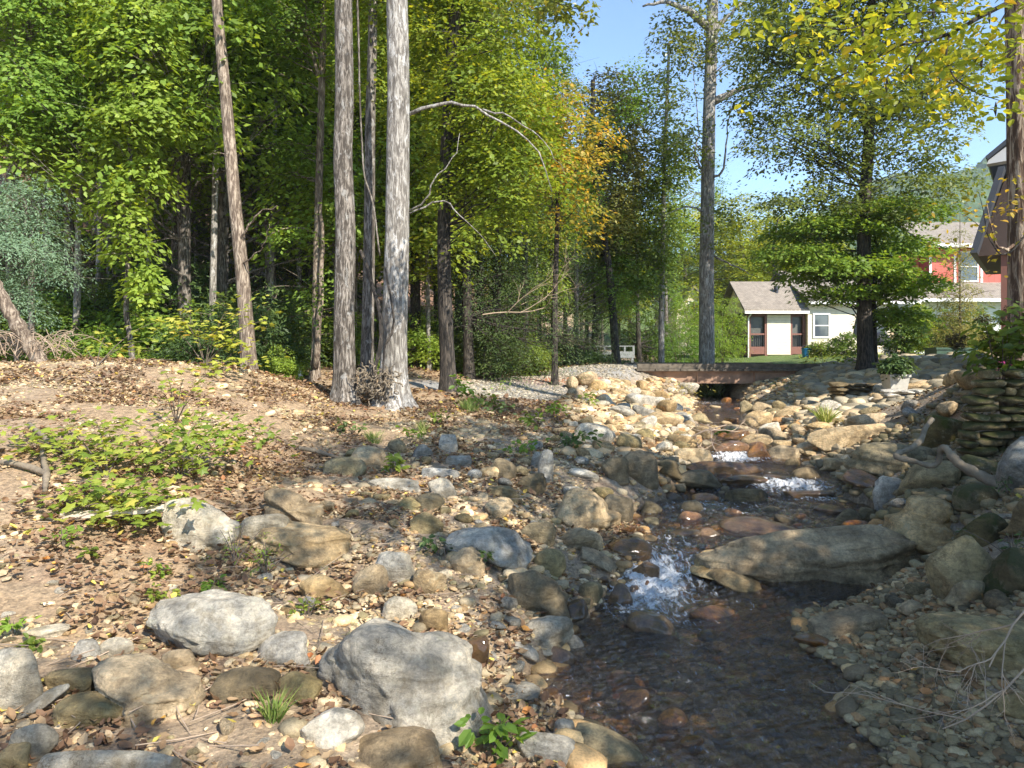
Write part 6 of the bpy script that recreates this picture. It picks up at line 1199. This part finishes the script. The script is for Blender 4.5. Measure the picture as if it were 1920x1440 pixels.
# ------------------------------------------------------------------ overhanging twigs close to the viewpoint
def bough(name, pathpx, subs, label, leaf, seed, size, shape='oval', n=8, rad=.03, per=9, Rr=.22, pods=0, tb=0.):
    o = P(*pathpx[0]); r_ = empty(name, o, label, 'branch'); mb = MB(); g = rs(seed); q_ = np.array([P(*a) for a in pathpx])-o; s_ = np.linspace(0, 1, len(q_)); tt = np.linspace(0, 1, 30); p_ = np.stack([np.interp(tt, s_, q_[:, i]) for i in range(3)], 1)
    for _ in range(2): p_[1:-1] = p_[:-2]*.25+p_[1:-1]*.5+p_[2:]*.25
    mb.tube(p_, rad*(1-.75*tt), 7); C_ = [p_[k] for k in range(8, 30, 3)]
    for sp in subs:
        u = np.array([P(*a) for a in sp])-o; k = int(np.argmin(((p_-u[0])**2).sum(1))); u = np.r_[[p_[k]], u[1:]]; s2 = np.linspace(0, 1, len(u)); t2 = np.linspace(0, 1, 14); v = np.stack([np.interp(t2, s2, u[:, i]) for i in range(3)], 1); v[1:-1] = v[:-2]*.25+v[1:-1]*.5+v[2:]*.25; mb.tube(v, rad*.4*(1-.7*t2), 5); C_ += [v[k] for k in range(3, 14, 2)]
    mb.build('twig', M['bark_d'], r_, True); C_ = np.array(C_); cc = C_[g.randint(len(C_), size=len(C_)*n)]+g.normal(0, 1, (len(C_)*n, 3))*[.25, .25, .13]
    cen = cc-[0, 0, .1]-g.normal(0, .3, cc.shape)*[1, 1, 0]; V, f, t = sprays(cc, cen, per, Rr, size, shape, g, .3, .6, tb, .7); obj('foliage', mesh('foliage', V, [f], tint=t), M[leaf], r_)
    if pods:
        for k in range(pods):
            c = C_[g.randint(len(C_))]+g.normal(0, .06, 3); mb = MB(); mb.tube([c, c-[0, 0, .03], c-[.004, 0, .07], c-[0, 0, .11]], [.002, .009, .010, .002], 6); mb.build('seed_pod', M['bark_d'], r_, True)
    return r_
bough('redbud_bough', [(1960, -30, 6.2), (1900, 0, 6.), (1840, 30, 5.9), (1785, 62, 5.8), (1745, 75, 5.8), (1690, 82, 5.7), (1640, 110, 5.6), (1560, 150, 5.5)], [[(1785, 62, 5.8), (1772, 110, 5.7), (1790, 150, 5.6), (1830, 175, 5.5), (1880, 190, 5.5)], [(1745, 75, 5.8), (1715, 110, 5.6), (1690, 140, 5.5), (1660, 160, 5.4)], [(1840, 30, 5.9), (1750, 20, 5.6), (1660, 30, 5.4), (1580, 60, 5.2), (1520, 40, 5.1)], [(1900, 0, 6), (1820, 130, 6.2), (1740, 190, 6.2)], [(1900, 0, 6), (1700, -20, 5.8), (1600, -10, 5.6), (1500, 30, 5.6)]], 'near overhanging redbud bough with heart leaves and dark hanging pods at the top right', 'g_yel', 601, .072, 'oval', 8, .022, 6, .16, 12, tb=.12)
bough('autumn_twig', [(1930, 430, 7), (1900, 470, 6.9), (1875, 480, 6.8), (1850, 440, 6.7), (1845, 400, 6.7), (1835, 360, 6.6)], [[(1850, 440, 6.7), (1870, 400, 6.7), (1885, 360, 6.8)], [(1850, 440, 6.7), (1820, 410, 6.6), (1800, 400, 6.6)]], 'thin twig of small yellow and orange leaves before the ridged trunk', 'g_org', 602, .05, 'oval', 2, .009, 5, .12, tb=-.1)
bough('overhanging_spray', [(940, -40, 11), (1000, -15, 11), (1050, 8, 10.9), (1100, 22, 10.8)], [[(1000, -15, 11), (1020, 15, 10.9), (1050, 34, 10.8)], [(950, -30, 11), (960, 0, 11), (975, 30, 11)]], 'leafy spray hanging into the blue sky at the top centre', 'g_oak', 603, .09, 'oval', 5, .02, 8, .18, tb=.2)
# ------------------------------------------------------------------ fallen leaves and twigs, uncountable
def litter(name, n, area, label, seed, dens, lo=.045, hi=.1, mat='litter', shape='curl', tm=.42, ts=.24):
    g = rs(seed); k = n*3; px = g.uniform(area[0], area[1], k); dd = np.sqrt(g.uniform(area[2]**2, area[3]**2, k)); x = (px-960)*dd/F; y = dd; kp = dens(x, y, g); x, y = x[kp][:n], y[kp][:n]; m_ = len(x)
    z = H(x, y)+fbm(p3(x, y)*.9, 4, 3)*.07+.012+g.rand(m_)*.03; nm = g.normal(0, .38, (m_, 3))+[0, 0, 1]; u = g.normal(0, 1, (m_, 3))*[1, 1, .2]
    V, f, t = leafset(np.stack([x, y, z], 1), nm, u, lo+(hi-lo)*g.rand(m_)**1.5, shape, np.clip(g.normal(tm, ts, m_)+.35*(g.rand(m_) < .06), 0, 1)); return tag(obj(name, mesh(name, V, [f], tint=t), M[mat]), label, 'leaves', kind='stuff')
litter('leaf_litter', 34000, (-80, 1250, 3.3, 17), 'brown tan and orange fallen leaves strewn over the left bank', 701, lambda x, y, g: (chan(x, y) < -.05) & ((fbm(p3(x, y)*1.6, 3, 77)+g.normal(0, .10, len(x))) > -.04), .022, .1)
litter('leaf_litter', 12000, (1400, 2900, 3.2, 20), 'fallen leaves caught between the stones of the right bank', 702, lambda x, y, g: (chan(x, y) < -.1) & (x > 1))
litter('leaf_litter', 16000, (-100, 1150, 14, 34), 'dead leaves covering the floor of the wood', 703, lambda x, y, g: (segd(x, y, pa) > 1.9) & (chan(x, y) < -.5), .08, .16)
g = rs(710); mb = MB()
for i in range(900):
    px = g.uniform(0, 1150); d = math.sqrt(g.uniform(3.5**2, 14**2)); x_ = X(px, d)
    if chan(np.array([x_]), np.array([d]))[0] > -.1: continue
    z_ = Hf(x_, d)+.03; th = g.uniform(0, 6.28); L_ = g.uniform(.05, .3); v = np.array([math.cos(th), math.sin(th), g.normal(0, .12)])*L_; a = np.array([x_, d, z_]); mb.tube([a-v, a+g.normal(0, .02, 3)*[1, 1, .3], a+v], [.004, .004, .002], 4, cap=False)
tag(mb.build('twig_litter', M['drybr']), 'thin dry twigs scattered over the left bank', 'twigs', kind='stuff')
litter('grass_cover', 9000, (1500, 1990, 27, 60), 'short green lawn around the houses', 704, lambda x, y, g: x > 9, .12, .25, 'g_mid', 'nar', .6, .2)

# ------------------------------------------------------------------ thin autumn haze
m, n, b = newmat('haze'); n.nodes.remove(b); pv = N(n, 'VolumePrincipled'); pv.inputs['Color'].default_value = (.78, .86, .95, 1); pv.inputs['Density'].default_value = .0003; pv.inputs['Anisotropy'].default_value = .1
n.links.new(pv.outputs[0], n.nodes['Material Output'].inputs['Volume']); zmin = min(v.co.z for v in bpy.data.objects['ground'].data.vertices)-1
mb = MB(); mb.box((-330, -75, min(zmin, -6)), (730, 670, 190)); tag(mb.build('haze', m), 'thin pale haze over the valley', 'haze', kind='stuff')
